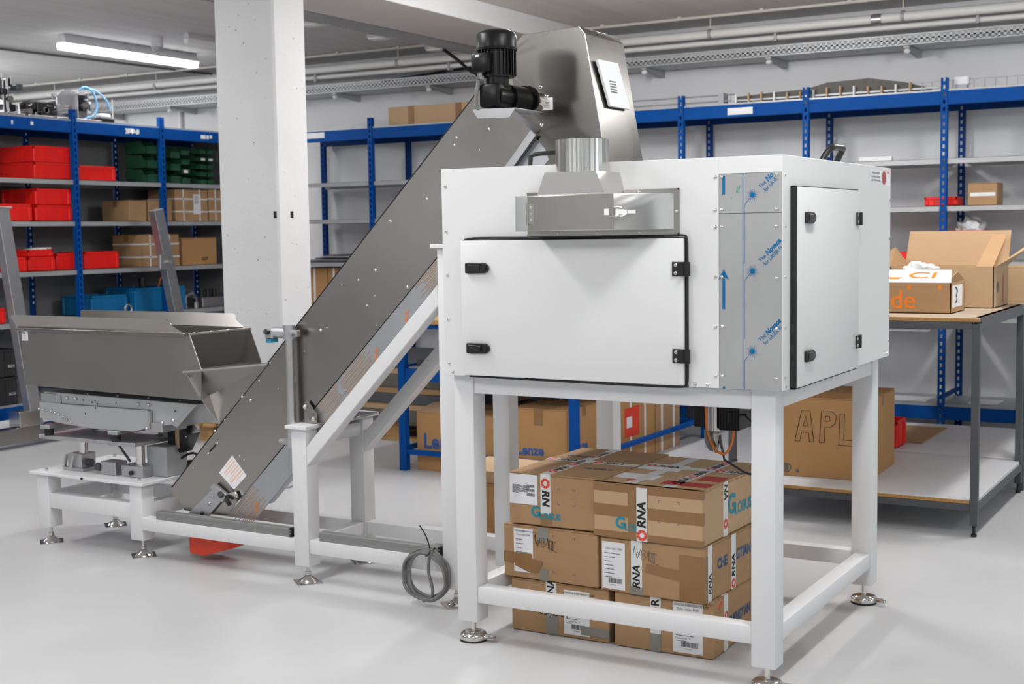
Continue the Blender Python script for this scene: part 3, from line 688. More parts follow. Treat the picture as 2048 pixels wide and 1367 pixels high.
def latch(E, D, x0, x1, zc, openk):
    g = G(); g.prism([(x0, zc-.0175), (x0, zc+.0175), (x0+.02, zc+.0195), (x1-.014, zc+.0175), (x1-.003, zc+.010), (x1, zc), (x1-.003, zc-.010), (x1-.014, zc-.0175), (x0+.02, zc-.0195)], 'y', dy-.012, dy, .002)
    g.cyl((x1-.018, dy-.0145, zc), (x1-.018, dy-.011, zc), .010, seg=18)
    if openk: g.bar((x0+.008, dy-.014, zc+.004), (x1-.03, dy-.020, zc+.001), .006, .018, bv=.002)
    else: g.box(x0+.012, x1-.032, dy-.0145, dy-.011, zc-.012, zc+.012, .002)
    E.part('handle', g, 'black', parent=D)
latch(E, D, .102, .197, 1.375, False); latch(E, D, .102, .196, 1.093, True)
hinge(E, D, .888, .950, 1.373); hinge(E, D, .888, .949, 1.0915)
# side door (plane x)
sx_ = ex1+.022
D2 = E.part('side_door', G().box(ex1+.004, sx_, .036, .731, .9925, 1.628, .002, 2), 'white')
E.part('gasket', G().box(ex1+.0005, ex1+.0215, .0335, .0375, .990, 1.6305, .0005), 'rubber', parent=D2)
E.part('gasket', G().box(ex1+.0005, ex1+.017, .0335, .731, 1.6265, 1.6315, .0005), 'rubber', parent=D2)
E.part('gasket', G().box(ex1+.0005, ex1+.017, .0335, .731, .988, .9935, .0005), 'rubber', parent=D2)
for zc in (1.531, 1.087):
    g = G(); g.prism([(.108, zc-.0175), (.108, zc+.0175), (.17, zc+.0195), (.190, zc+.012), (.197, zc), (.190, zc-.012), (.17, zc-.0195)], 'x', sx_, sx_+.012, .002)
    g.box(sx_+.011, sx_+.014, .118, .165, zc-.012, zc+.012, .002)
    E.part('handle', g, 'black', parent=D2)
for zc in (1.528, 1.087):
    g = G(); g.box(sx_, sx_+.005, .690, .728, zc-.023, zc+.023, .001); g.box(sx_-.018, sx_+.003, .735, .765, zc-.023, zc+.023, .001); g.cyl((sx_+.004, .732, zc-.023), (sx_+.004, .732, zc+.023), .007, seg=12)
    E.part('hinge', g, 'black', parent=D2)
    for dz_ in (-.012, .012): E.part('screw', G().dome((sx_+.005, .705, zc+dz_), (1, 0, 0), .006, .35), 'steel_lt', parent=D2)
# stickers on the side
E.part('warning_sticker', G().box(ex1, ex1+.0006, .955, 1.115, 1.666, 1.712), 'paper', label='white sticker with three text lines')
for i in range(3): E.text(('1. Anlage spannungsfrei', 'Ausschalten und sichern', 'gegen Wiedereinschalten')[i], .014, 'printk', (ex1+.0009, .962, 1.701-.0135*i), Y_, Z_, sx=.9)
g = G(); g.prism([(1.142+.026*math.cos(2*PI*i/28), 1.685+.026*math.sin(2*PI*i/28)) for i in range(28)], 'x', ex1, ex1+.0007)
E.part('round_sticker', g, 'redsticker', label='round dark red sticker')
E.part('type_plate', G().box(ex1, ex1+.0006, 1.182, 1.234, 1.655, 1.716), 'paper', label='small white type plate')
E.text('RNA', .013, 'printred', (ex1+.0009, 1.186, 1.706), Y_, Z_, bold=.0004)
# top handles
E.part('lifting_handle', G().tube([(1.17, .60, ez1-.002), (1.18, .615, ez1+.03), (1.195, .645, ez1+.055), (1.20, .70, ez1+.058), (1.20, .755, ez1+.056), (1.185, .765, ez1+.03), (1.17, .77, ez1-.002)], .012, seg=12), 'black')
E.part('lifting_handle', G().tube([(.17, .285, ez1-.002), (.172, .285, ez1+.04), (.186, .285, ez1+.058), (.30, .285, ez1+.060), (.36, .285, ez1+.060), (.375, .285, ez1+.04), (.377, .285, ez1-.002)], .0085, seg=10), 'black')
# duct
fl = ey0-.004
g = G(); g.box(.341, .905, fl, ey0, 1.484, 1.632, .001)
g.box(.341, .905, fl-.003, fl, 1.484, 1.489); g.box(.341, .905, fl-.003, fl, 1.627, 1.632); g.box(.900, .905, fl-.003, fl, 1.484, 1.632)
DU = E.part('duct', g, 'steel', label='stainless steel duct with round outlet')
g = G(); g.prism([(.385, -.2), (.747, -.2), (.858, -.072), (.887, fl-.0), (.375, fl-.0)], 'z', 1.501, 1.616, .0012); E.part('duct_box', g, 'steel_lt', parent=DU)
g = G(); g.box(.434, .748, -.2035, -.2, 1.503, 1.614, .001); E.part('hatch', g, 'steel', parent=DU)
# pyramid transition
def frust(b0, b1, z0, z1):
    g = G(); b = bmesh.new()
    A_ = [b.verts.new((x, y, z0)) for x, y in b0]; B_ = [b.verts.new((x, y, z1)) for x, y in b1]
    b.faces.new(A_); b.faces.new(B_)
    for i in range(len(A_)): b.faces.new((A_[i], A_[(i+1) % len(A_)], B_[(i+1) % len(A_)], B_[i]))
    bmesh.ops.recalc_face_normals(b, faces=b.faces); bmesh.ops.bevel(b, geom=b.edges[:], offset=.0012, segments=1, affect='EDGES'); g._merge(b); return g
E.part('duct_hood', frust([(.462, -.19), (.712, -.19), (.712, fl+.003), (.462, fl+.003)], [(.505, -.215), (.692, -.215), (.692, -.042), (.505, -.042)], 1.616, 1.690), 'steel_lt', parent=DU, smooth=False)
g = G(); cx_, cy_, r_ = .6, -.128, .087
g.lathe([(r_, 1.690), (r_, 1.795), (r_-.002, 1.795), (r_-.002, 1.692)], cx_, cy_, 48)
E.part('outlet_pipe', g, 'rolled', parent=DU)
g = G(); g.box(.438, .458, -.2055, -.2035, 1.525, 1.590, .0005); g.cyl((.4335, -.2055, 1.522), (.4335, -.2055, 1.593), .004, seg=10)
for z in (1.537, 1.557, 1.578): g.dome((.448, -.2055, z), (0, -1, 0), .004, .5)
E.part('hatch_hinge', g, 'chrome', parent=DU)
g = G(); g.box(.716, .735, -.2065, -.2035, 1.548, 1.569, .0006)
g2 = Vector((.138, .159, 0)).normalized(); n2 = Vector((g2.y, -g2.x, 0))
o = Vector((.747, -.2, 1.558))
g.bar(o+g2*.002+n2*.004, o+g2*.045+n2*.004, .006, .020, up=tuple(n2), bv=.002); g.bar(o+g2*.045+n2*.003, o+g2*.075+n2*.003, .004, .012, up=tuple(n2), bv=.001)
g.tube([o+Vector((-.012, -.006, .012)), o+g2*.02+n2*.010+Z_*.014, o+g2*.04+n2*.008+Z_*.008], .0022); g.tube([o+Vector((-.012, -.006, -.012)), o+g2*.02+n2*.010-Z_*.014, o+g2*.04+n2*.008-Z_*.008], .0022)
E.part('toggle_latch', g, 'chrome', parent=DU)
for x, z in ((.46, 1.492), (.61, 1.492), (.765, 1.492), (.765, 1.624), (.895, 1.558)): E.part('screw', G().dome((x, fl, z), (0, -1, 0), .005, .5), 'chrome', parent=DU)

# ================================================================== ACTUATOR under the enclosure
T = Thing('dosing_unit', 'black dosing unit with steel spindle hanging below the enclosure over the cartons', 'machine part', (.83, .5, .99))
g = G(); g.box(.742, .800, .46, .56, .782, .99, .003); T.part('motor_left', g, 'motor')
g = G(); g.box(.848, .925, .44, .56, .778, .99, .003); [g.box(.850+.011*i, .855+.011*i, .437, .441, .779, .98) for i in range(7)]; T.part('motor_right', g, 'motor')
T.part('spindle', G().cyl((.826, .47, .77), (.826, .47, .99), .016), 'chrome')
T.part('guide', G().box(.795, .812, .46, .54, .765, .99, .002), 'alu')
T.part('cone', G().lathe([(.018, .765), (.022, .75), (.012, .715), (.006, .69)], .826, .47), 'steel')
T.part('wedge', G().prism([(.790, .765), (.812, .765), (.822, .705), (.795, .712)], 'y', .44, .50, .001), 'alu')
T.part('orange_cable', G().tube([(.800, .44, .985), (.800, .44, .80), (.808, .44, .755), (.835, .44, .705), (.872, .44, .694), (.893, .45, .73), (.897, .46, .78)], .0045), 'orcable', label='orange cable loop')
T.part('grey_hose', G().tube([(.798, .435, .78), (.800, .43, .745), (.815, .43, .71), (.830, .43, .703)], .004), 'cable')
T.part('black_cable', G().tube([(.858, .47, .665), (.95, .34, .668), (1.05, .18, .68), (1.14, .055, .70)], .004), 'rubber', label='thin black cable')
T.part('black_cable', G().tube([(.925, .50, .83), (1.03, .28, .84), (1.14, .055, .86)], .004), 'rubber', label='thin black cable')
T.part('needle', G().cyl((.842, .46, .755), (.858, .47, .662), .006, .0035, seg=10), 'tablegrey')

# ================================================================== CARTONS UNDER THE MACHINE
def mark_rna(T, org, xd, yd, s=.042, down=False, only=None, ring=True):
    """white tape piece print: ring logo and RNA"""
    xd, yd = Vector(xd), Vector(yd)
    if ring:
        g = G(); o = Vector(org); n = 8
        for i in range(n):
            a0, a1 = 2*PI*i/n, 2*PI*(i+.9)/n
            P = []
            for a in (a0, (a0+a1)/2, a1): P.append(o+xd*(s*.5*math.cos(a))+yd*(s*.5*math.sin(a)))
            for a, r in ((a1+.35, .25), (a0+.35, .25)): P.append(o+xd*(s*r*math.cos(a))+yd*(s*r*math.sin(a)))
            g.poly(P, .0004, n=xd.cross(yd))
        T.part('ring_logo', g, 'printred', smooth=False)
    if only != 'ring':
        T.text(only or 'RNA', s*1.10, 'printk', Vector(org)+xd*(s*.66)+Vector((0, 0, 0)), xd, yd, bold=s*.045, shear=.15, name='rna_print', spacing=1.05)
def label_sheet(T, x0, x1, z0, z1, y, rows, head=None, sub=None, bar=True, ripped=False):
    T.part('shipping_label', G().box(x0, x1, y-.0008, y, z0, z1), 'paper')
    w_ = x1-x0
    if head: T.text(head, .0085*w_/.09, 'printk', (x0+w_*.03, y-.0013, z1-.010), X_, Z_, bold=.0001, sx=.66)
    if sub: T.text(sub, .011*w_/.09, 'printgrey', (x0+w_/2, y-.0013, z1-.024), X_, Z_, align='CENTER', sx=.8)
    random.seed(int(x0*1000)+17)
    g = G()
    for i in range(rows):
        z = z1-.042-(z1-z0-.085)*i/max(1, rows-1)
        xx = x0+w_*.1
        for k in range(random.randint(2, 4)):
            L = random.uniform(.08, .2)*w_; g.box(xx, xx+L, y-.0013, y-.0009, z-.0012, z+.0012); xx += L+.02*w_
            if xx > x1-.25*w_: break
    T.part('printed_lines', g, 'printgrey', smooth=False)
    if bar:
        g = G(); x = x0+w_*.28; random.seed(5)
        while x < x1-w_*.15:
            b_ = random.choice((.0008, .0014, .002)); g.box(x, x+b_, y-.0013, y-.0009, z0+.022, z0+.040); x += b_+random.choice((.0010, .0016))
        T.part('barcode', g, 'printk', smooth=False)
        T.text('21300456', .006, 'printk', (x0+w_*.5, y-.0013, z0+.015), X_, Z_, align='CENTER')
def corner_marks(T, x0, x1, z0, z1, y, m='printnavy'):
    g = G(); L = .010; t = .0012
    for (x, sx) in ((x0, 1), (x1, -1)):
        for (z, sz) in ((z0, 1), (z1, -1)):
            g.box(*sorted((x, x+sx*L)), y-.0005, y-.0001, *sorted((z, z+sz*t))); g.box(*sorted((x, x+sx*t)), y-.0005, y-.0001, *sorted((z, z+sz*L)))
    T.part('corner_marks', g, m, smooth=False)
def globus(T, org, xd, yd, s):
    xd, yd = Vector(xd), Vector(yd); o = Vector(org)
    T.text('G', s*2.0, 'printteal', o+yd*s*.25, xd, yd, bold=s*.07, name='globus_print')
    T.text('LOBUS', s*1.15, 'printteal', o+xd*s*1.30-yd*s*.20, xd, yd, bold=s*.035, sx=.92, name='globus_print')
def scribble(T, strokes, org, s, r=.0009, name='handwriting', m='printk'):
    g = G()
    for st in strokes: g.tube([(org[0]+p[0]*s, org[1], org[2]+p[1]*s) for p in st], r, seg=5, smooth=2)
    T.part(name, g, m)
HW = [[(0, 0), (.1, .5), (.14, -.1)], [(.3, .1), (.2, -.1), (.3, -.3), (.38, 0), (.3, .1)], [(.5, .3), (.46, -.05), (.62, -.05)], [(.6, .25), (.58, -.4)], [(.7, .25), (.9, .2), (.76, 0), (.92, -.15), (.72, -.35)], [(1.0, -.1), (1.1, .3), (1.12, -.4)], [(1.2, .1), (1.22, -.45)], [(1.35, .15), (1.36, -.45)], [(1.5, .15), (1.5, -.5)], [(1.15, .15), (1.7, .1)], [(1.2, -.4), (1.8, -.6)]]
BD = .60
def ctn(label, x0, x1, yf, z, h, rot=0., m='card', tp='wtape', d=BD):
    cx, cy = (x0+x1)/2, yf+d/2
    t = carton(label, (cx, cy, z), rot, x1-x0, d, h, m, group='cartons stacked under the machine frame', tp=None)
    t.w, t.d, t.h, t.yf = x1-x0, d, h, -d/2-.0006
    return t
def rna_tape_front(t, x, w_=.040, z0=.0, z1=None, up=True, over=True, start=.03, n=1):
    z1 = z1 or t.h; y = t.yf
    g = G(); g.box(x-w_/2, x+w_/2, y-.0006, y, z0, z1+.001)
    if over: g.box(x-w_/2, x+w_/2, y-.0006, t.d*.5, t.h, t.h+.0012)
    t.part('printed_tape', g, 'wtape')
# top left
t = ctn('top carton of the left stack, with a printed data sheet and blue-green lettering', .100, .490, .215, .412, .194)
t.part('printed_tape', G().box(-.060, -.018, t.yf-.0008, t.yf, .045, t.h+.001), 'wtape')
g = G(); g.box(-.060, -.018, t.yf, t.d/2, t.h, t.h+.0012); g.box(-.195, .195, -.02, .022, t.h+.0008, t.h+.002); t.part('printed_tape', g, 'wtape')
mark_rna(t, (-.039, t.yf-.0013, .160), (0, 0, -1), (1, 0, 0), .038, only='RN')
for yy in (-.24, -.08, .12): mark_rna(t, (-.039, yy, t.h+.002), (0, 1, 0), (-1, 0, 0), .036)
for xx in (-.17, .03): mark_rna(t, (xx, 0.001, t.h+.0026), (1, 0, 0), (0, 1, 0), .036)
label_sheet(t, -.192, -.073, .075, .188, t.yf, 8, bar=False)
g = G(); random.seed(9)
for zz in (.140, .124, .108):
    x = -.118
    while x < -.085: b_ = random.choice((.001, .0018)); g.box(x, x+b_, t.yf-.0014, t.yf-.0009, zz, zz+.010); x += b_+.0013
t.part('barcode', g, 'printk', smooth=False)
globus(t, (-.102, t.yf-.0012, .042), X_, Z_, .028)
t.text('GLOBUS', .032, 'printnavy', (-.16, .10, t.h+.0012), (1, 0, .0), (0, 1, 0), bold=.001); t.text('GLOBUS', .032, 'printnavy', (.03, -.12, t.h+.0012), (1, 0, 0), (0, 1, 0), bold=.001)
corner_marks(t, .012, .085, .085, .145, t.yf)
t.part('tape', G().box(-.06, -.012, t.yf-.0003, t.yf, 0, .045), 'tape')
# top right
t = ctn('top carton of the right stack, with wide brown tape and a vertical lettered tape', .470, .895, .195, .405, .196, math.radians(-1.5), 'card2')
t.part('tape', G().box(-.2132, .2132, t.yf-.0004, t.yf+.02, .075, .118), 'tape'); t.part('tape', G().box(-.2132, .2132, t.yf-.0004, t.yf+.02, .165, .196), 'tape')
t.part('tape', G().box(-.2135, .2135, t.yf-.0004, t.yf+.02, .0, .022), 'tape'); t.part('tape', G().box(-.075, .005, t.yf-.0007, t.yf, .0, .19), 'tape')
g = G(); g.box(-.040, .002, t.yf-.0014, t.yf, -.004, .188); t.part('printed_tape', g, 'wtape')
mark_rna(t, (-.019, t.yf-.0019, .018), (0, 0, 1), (-1, 0, 0), .040)
g = G(); g.box(-.1, -.055, t.yf+.03, t.d/2, t.h+.0003, t.h+.0012); g.box(.05, .095, t.yf+.02, t.d/2, t.h+.0003, t.h+.0012); g.box(-.205, .205, .05, .10, t.h+.0010, t.h+.0018)
t.part('printed_tape', g, 'wtape')
t.part('paper_patch', G().box(-.19, -.03, -.19, -.10, t.h, t.h+.001), 'paper'); t.part('paper_patch', G().box(-.19, -.02, .0, .12, t.h, t.h+.0014), 'paper')
t.part('red_print', G().box(.02, .20, -.24, -.17, t.h, t.h+.0012), 'printdred', label='dark red printed patch'); t.part('red_print', G().box(.11, .20, -.12, -.03, t.h, t.h+.0012), 'printdred', label='dark red printed patch')
for yy in (-.22, -.06, .10, .24): mark_rna(t, (.072, yy, t.h+.0018), (0, 1, 0), (-1, 0, 0), .038)
for xx in (-.16, .12): mark_rna(t, (xx, .075, t.h+.0024), (1, 0, 0), (0, 1, 0), .038)
mark_rna(t, (-.10, -.22, t.h+.0018), (1, 0, 0), (0, 1, 0), .036, only='ring')
globus(t, (-.125, t.yf-.0012, .046), X_, Z_, .028)
corner_marks(t, .045, .125, .070, .150, t.yf-.0004)
xs = t.w/2
t.part('printed_tape', G().box(xs, xs+.001, -.120, -.080, .0, t.h), 'wtape')
mark_rna(t, (xs+.0015, -.100, .045), (0, 0, 1), (0, -1, 0), .036, only='ring'); t.text('NA', .04, 'printk', (xs+.0015, -.100, .19), (0, 0, -1), (0, 1, 0), bold=.0012, shear=.15, name='rna_print')
globus(t, (xs+.0012, -.078, .090), Y_, Z_, .050)
# middle left
t = ctn('middle carton of the left stack, with torn label and handwritten number', .078, .478, .212, .206, .200, math.radians(-1))
t.part('tape', G().box(-.2003, -.075, t.yf-.0016, t.yf, .055, .095), 'tape'); t.part('tape', G().prism([(-.15, .045), (-.15, .088), (-.03, .07), (-.045, .03), (-.08, .022)], 'y', t.yf-.002, t.yf-.0012), 'tape')
t.part('grey_tape', G().box(-.050, -.004, t.yf-.001, t.yf, .150, .1985), 'gtape'); t.part('grey_tape', G().box(-.046, -.006, t.yf-.001, t.yf, .0, .044), 'gtape')
label_sheet(t, -.155, -.072, .022, .188, t.yf, 6, 'CHENGTIAN RUBBER PRODUCT CO.,LTD', 'Cube Gasket NBR')
scribble(t, HW, (-.068, t.yf-.0012, .145), .055)
corner_marks(t, .012, .105, .035, .175, t.yf)
# middle right
t = ctn('middle carton of the right stack, with barcode label, lettered tape and a patched corner', .493, .905, .205, .203, .200, math.radians(-2.5))
label_sheet(t, -.198, -.105, .008, .180, t.yf, 7, None, 'Cube Gasket NBR')
t.part('printed_tape', G().box(-.080, -.036, t.yf-.0012, t.yf, .028, .195), 'wtape'); t.text('RNA', .041, 'printk', (-.058, t.yf-.0017, .022), (0, 0, 1), (-1, 0, 0), bold=.0012, shear=.15, name='rna_print')
t.part('grey_tape', G().box(-.086, -.034, t.yf-.0008, t.yf, .0, .05), 'gtape')
t.part('tape', G().prism([(-.025, .085), (-.02, .118), (.2065, .10), (.2065, .06)], 'y', t.yf-.001, t.yf), 'tape'); t.part('tape', G().box(.11, .2068, t.yf-.0013, -t.d/2+.06, .005, .165), 'tape')
scribble(t, HW, (-.070, t.yf-.0018, .150), .055, m='printgrey')
xs = t.w/2
t.part('printed_tape', G().box(xs, xs+.001, -.275, -.240, .0, t.h), 'wtape'); t.text('RNA', .036, 'printk', (xs+.0015, -.257, .025), (0, 0, 1), (0, -1, 0), bold=.001, shear=.15, name='rna_print')
t.part('printed_tape', G().box(xs, xs+.001, -.075, -.035, .0, t.h), 'wtape'); mark_rna(t, (xs+.0015, -.055, .020), (0, 0, 1), (0, -1, 0), .036)
t.text('CHE', .052, 'printnavy', (xs+.001, -.195, .118), Y_, Z_, bold=.0018, sx=.85); t.text('GTIAN', .052, 'printnavy', (xs+.001, -.030, .118), Y_, Z_, bold=.0018, sx=.85)
# bottom left
t = ctn('bottom carton of the left stack, with grey tape and a barcode label at its right', .097, .503, .222, .002, .198, math.radians(.8))
t.part('grey_tape', G().box(-.055, -.005, t.yf-.001, t.yf, .0, .09), 'gtape'); t.part('printed_tape', G().box(-.055, -.010, t.yf-.0012, t.yf, .085, .199), 'wtape')
t.text('RNA', .041, 'printk', (-.033, t.yf-.0017, .13), (0, 0, 1), (-1, 0, 0), bold=.0012, name='rna_print')
label_sheet(t, .020, .125, .012, .178, t.yf, 6, 'CHENGTIAN RUBBER PRODUCT CO.,LTD', 'Cube Gasket NBR')
t.text('66 JC 51', .040, 'printk', (-.085, t.yf-.0018, .085), X_, Z_, sx=.9, shear=.1, bold=-.0002, name='handwriting')
t.text('Container No.: 21', .008, 'printk', (.028, t.yf-.0016, .062), X_, Z_)
t.part('grey_tape', G().box(.09, .204, t.yf-.0016, t.yf+.05, .018, .05), 'gtape')
# bottom right
t = ctn('bottom carton of the right stack, on the floor, with barcode label and red mark', .527, .905, .222, .002, .200, math.radians(1.2))
t.part('grey_tape', G().box(-.050, -.008, t.yf-.001, t.yf, .0, .07), 'gtape'); t.part('printed_tape', G().box(-.048, -.008, t.yf-.0012, t.yf, .065, .199), 'wtape')
t.text('R', .041, 'printk', (-.028, t.yf-.0017, .165), (0, 0, 1), (-1, 0, 0), bold=.0012, name='rna_print'); mark_rna(t, (-.028, t.yf-.0017, .145), (0, 0, 1), (-1, 0, 0), .034, only='ring')
label_sheet(t, .038, .150, .010, .192, t.yf, 6, 'CHENGTIAN RUBBER PRODUCT CO.,LTD', 'Cube Gasket NBR')
t.text('Container No.: 21', .008, 'printk', (.046, t.yf-.0016, .062), X_, Z_)
xs = t.w/2
t.part('printed_tape', G().box(xs, xs+.001, -.195, -.155, .0, t.h+.001), 'wtape'); mark_rna(t, (xs+.0015, -.175, .125), (0, 0, 1), (0, -1, 0), .034, only='ring')
t.part('printed_tape', G().box(xs, xs+.001, .14, .18, .0, t.h+.001), 'wtape'); mark_rna(t, (xs+.0015, .16, .10), (0, 0, 1), (0, -1, 0), .034)
t.text('CHENGTIAN', .050, 'printnavy', (xs+.0012, -.150, .092), Y_, Z_, bold=.0018, sx=.80)
t.part('red_mark', G().prism([(-.26, .165), (-.225, .19), (-.215, .185), (-.235, .165)], 'x', xs, xs+.0008), 'printred')
t.part('printed_tape', G().box(-.048, .19, -.195, -.155, t.h, t.h+.0012), 'wtape')

# ================================================================== CONVEYOR / FEEDER SUPPORT FRAME
T = Thing('conveyor_stand', 'welded white support stand under the inclined conveyor and the feeder, on chromed plate feet', 'stand', (-1.4, .6, 0))
a = .080
def leg(x, y, z0, z1, foot=True, ang=.1):
    T.part('leg', G().box(x, x+a, y, y+a, z0, z1, .004, 2), 'white2')
    if foot: plate_foot(T, x+a/2, y+a/2, z0, ang=ang)
for x, y in ((-2.705, .372), (-2.070, .372), (-2.705, .790), (-2.070, .790)): leg(x, y, .082, .345)
T.part('table_plate', G().box(-2.735, -1.965, .352, .885, .345, .360, .002), 'white2')
for yy in (.372, .800): T.part('beam', G().box(-2.625, -2.07, yy+.005, yy+.065, .180, .255, .004, 2), 'white2')
for xx in (-2.70, -2.065): T.part('beam', G().box(xx+.005, xx+.065, .452, .79, .180, .255, .004, 2), 'white2')
leg(-1.070, .36, .077, .674); leg(-1.070, .765, .077, .674); leg(-.302, .36, .072, 1.44); leg(-.302, .765, .072, 1.44)
T.part('cap_plate', G().box(-1.088, -.972, .340, .865, .674, .690, .002), 'white2')
T.part('cap_plate', G().box(-.322, -.205, .340, .865, 1.440, 1.456, .002), 'white2')
T.part('cross_beam', G().box(-1.062, -1.0, .44, .765, .594, .654, .004, 2), 'white2')
for yy in (.365, .775):
    T.part('beam', G().box(-1.99, -1.07, yy, yy+.06, .135, .195, .004, 2), 'white2'); T.part('beam', G().box(-.99, -.302, yy, yy+.06, .135, .195, .004, 2), 'white2')
T.part('beam', G().box(-1.055, -.995, .44, .765, .135, .195, .004), 'white2')
for yy in (.362, .768):
    y0, y1 = yy, yy+.06
    T.part('diagonal_brace', G().prism([(-.990, .515), (-.990, .602), (-.302, 1.297), (-.302, 1.212)], 'y', y0, y1, .003), 'white2')
for x0, x1 in ((-1.90, -1.092), (-.94, -.32)):
    for yy in (.37,):
        g = G(); g.box(x0, x1, yy, yy+.035, .195, .234, .002); g.box(x0, x1, yy-.0015, yy+.001, .210, .214); g.box(x0, x1, yy-.002, yy+.001, .222, .225)
        r_o = T.part('aluminium_rail', g, 'alu_dk')
        T.part('end_cap', G().box(x1-.012, x1+.002, yy-.001, yy+.036, .196, .236, .002), 'black', parent=r_o)
# bolts on the table plate
for x, y in ((-2.665, .40), (-2.03, .40), (-2.665, .84)): T.part('bolt', G().cyl((x, y, .36), (x, y, .372), .009, seg=6), 'steel_lt')
T.part('bolt', G().cyl((-2.36, .35, .352), (-2.36, .345, .352), .006), 'black')

# ================================================================== FEEDER (hopper + vibratory drive)
T = Thing('hopper_feeder', 'stainless steel hopper on a grey vibratory feeder, standing on the white table plate', 'hopper', (-2.2, .55, .36))
th = .003
# platform
T.part('platform', G().box(-2.695, -2.035, .385, .715, .521, .539, .002), 'alu')
for x in (-2.51, -2.12):
    yy = .50 if x < -2.3 else .50
    T.part('column', G().cyl((x, yy, .40), (x, yy, .521), .022), 'chrome')
b = T.part('column_block', G().box(-2.575, -2.48, .455, .55, .375, .445, .003), 'alu')
T.part('column_foot', G().box(-2.60, -2.46, .445, .56, .360, .377, .002), 'alu')
g = G()
for P4 in ([(-2.60, .377), (-2.575, .44), (-2.57, .44), (-2.585, .377)], [(-2.55, .377), (-2.52, .44), (-2.512, .44), (-2.53, .377)]): T.part('gusset', G().prism(P4, 'y', .440, .456), 'steel_lt')
g = G(); T.part('clamp_bolt', G().cyl((-2.48, .50, .40), (-2.455, .50, .40), .018), 'tablegrey')
T.part('column_block', G().box(-2.20, -2.06, .45, .55, .361, .415, .003), 'alu'); T.part('column_block', G().box(-2.33, -2.23, .44, .52, .361, .425, .003), 'alu')
T.part('clamp_bolt', G().cyl((-2.33, .45, .395), (-2.36, .45, .395), .02), 'tablegrey'); T.part('clamp_bolt', G().cyl((-2.13, .44, .382), (-2.13, .455, .382), .011), 'black')
T.part('strut_rod', G().cyl((-2.27, .5, .505), (-2.19, .5, .425), .006), 'tablegrey')
for x in (-2.635, -2.17):
    T.part('cross_bar', G().box(x-.032, x+.032, .375, .735, .572, .590, .002), 'alu')
    for yy in (.40, .70): T.part('rubber_mount', G().cyl((x, yy, .539), (x, yy, .572), .022), 'rubber')
g = G(); g.prism([(-2.665, .752), (-1.655, .742), (-1.80, .640), (-1.935, .622), (-1.935, .70), (-2.665, .70)], 'y', .405, .700, .002); T.part('channel', g, 'greym')
g = G(); g.prism([(-2.695, .700), (-1.938, .700), (-1.938, .622), (-2.05, .592), (-2.35, .590), (-2.56, .602), (-2.695, .62)], 'y', .398, .705, .002); T.part('drive_cover', g, 'greym')
T.part('end_block', G().box(-2.685, -2.57, .40, .70, .70, .745, .003), 'alu'); T.part('slot', G().box(-2.546, -2.541, .4035, .4055, .70, .742), 'dark')
T.part('slot', G().box(-2.54, -1.938, .3965, .3985, .698, .7005), 'tablegrey')
T.part('channel_tip', G().prism([(-1.80, .640), (-1.655, .742), (-1.645, .742), (-1.77, .628)], 'y', .395, .71, .001), 'alu')
T.part('spring_plate', G().box(-1.945, -1.932, .385, .40, .612, .698, .001), 'steel_lt')
T.part('bracket', G().box(-1.932, -1.86, .39, .55, .60, .645, .002), 'alu')
for x, z in ((-2.50, .728), (-2.44, .728), (-2.02, .724), (-1.955, .724), (-1.97, .612), (-1.87, .645), (-1.80, .66)): T.part('bolt', G().dome((x, .3995, z), (0, -1, 0), .009, .6), 'steel_lt')
g = G(); random.seed(2)
for x, z in ((-2.38, .725), (-2.32, .718), (-2.30, .727), (-2.285, .712), (-2.30, .690), (-2.16, .722), (-2.37, .66), (-1.78, .705)): g.dome((x, .3965, z), (0, -1, 0), .0045, .3)
T.part('hole', g, 'dark')
g = G()
for k in range(9): g.dome((-2.69+.028*k, .392, .665-.0008*k*k), (0, -1, 0), .006, 1)
T.part('scale_bolts', g, 'steel_lt')
for x in (-2.35, -2.15, -1.95, -1.75): T.part('bolt', G().dome((x, .40, .757), (0, -.3, 1), .006, .6), 'steel_lt')
T.part('gearbox', G().box(-2.10, -1.97, .52, .66, .361, .505, .003), 'greym'); T.part('cable_box', G().prism([(-2.04, .58), (-1.95, .61), (-1.90, .56), (-1.955, .47), (-2.04, .45)], 'y', .60, .68, .002), 'black', label='black controller box')
T.part('box_label', G().box(-1.985, -1.96, .597, .60, .49, .585, .0005), 'card2'); T.part('plug', G().box(-2.36, -2.33, .52, .60, .49, .515, .002), 'black')
T.part('plug_arm', G().box(-2.33, -2.2, .53, .59, .497, .510, .002), 'greym')
for x, z in ((-1.945, .585), (-1.915, .55), (-1.97, .47)): T.part('bolt', G().dome((x, .598, z), (0, -1, 0), .005, .6), 'steel_lt')
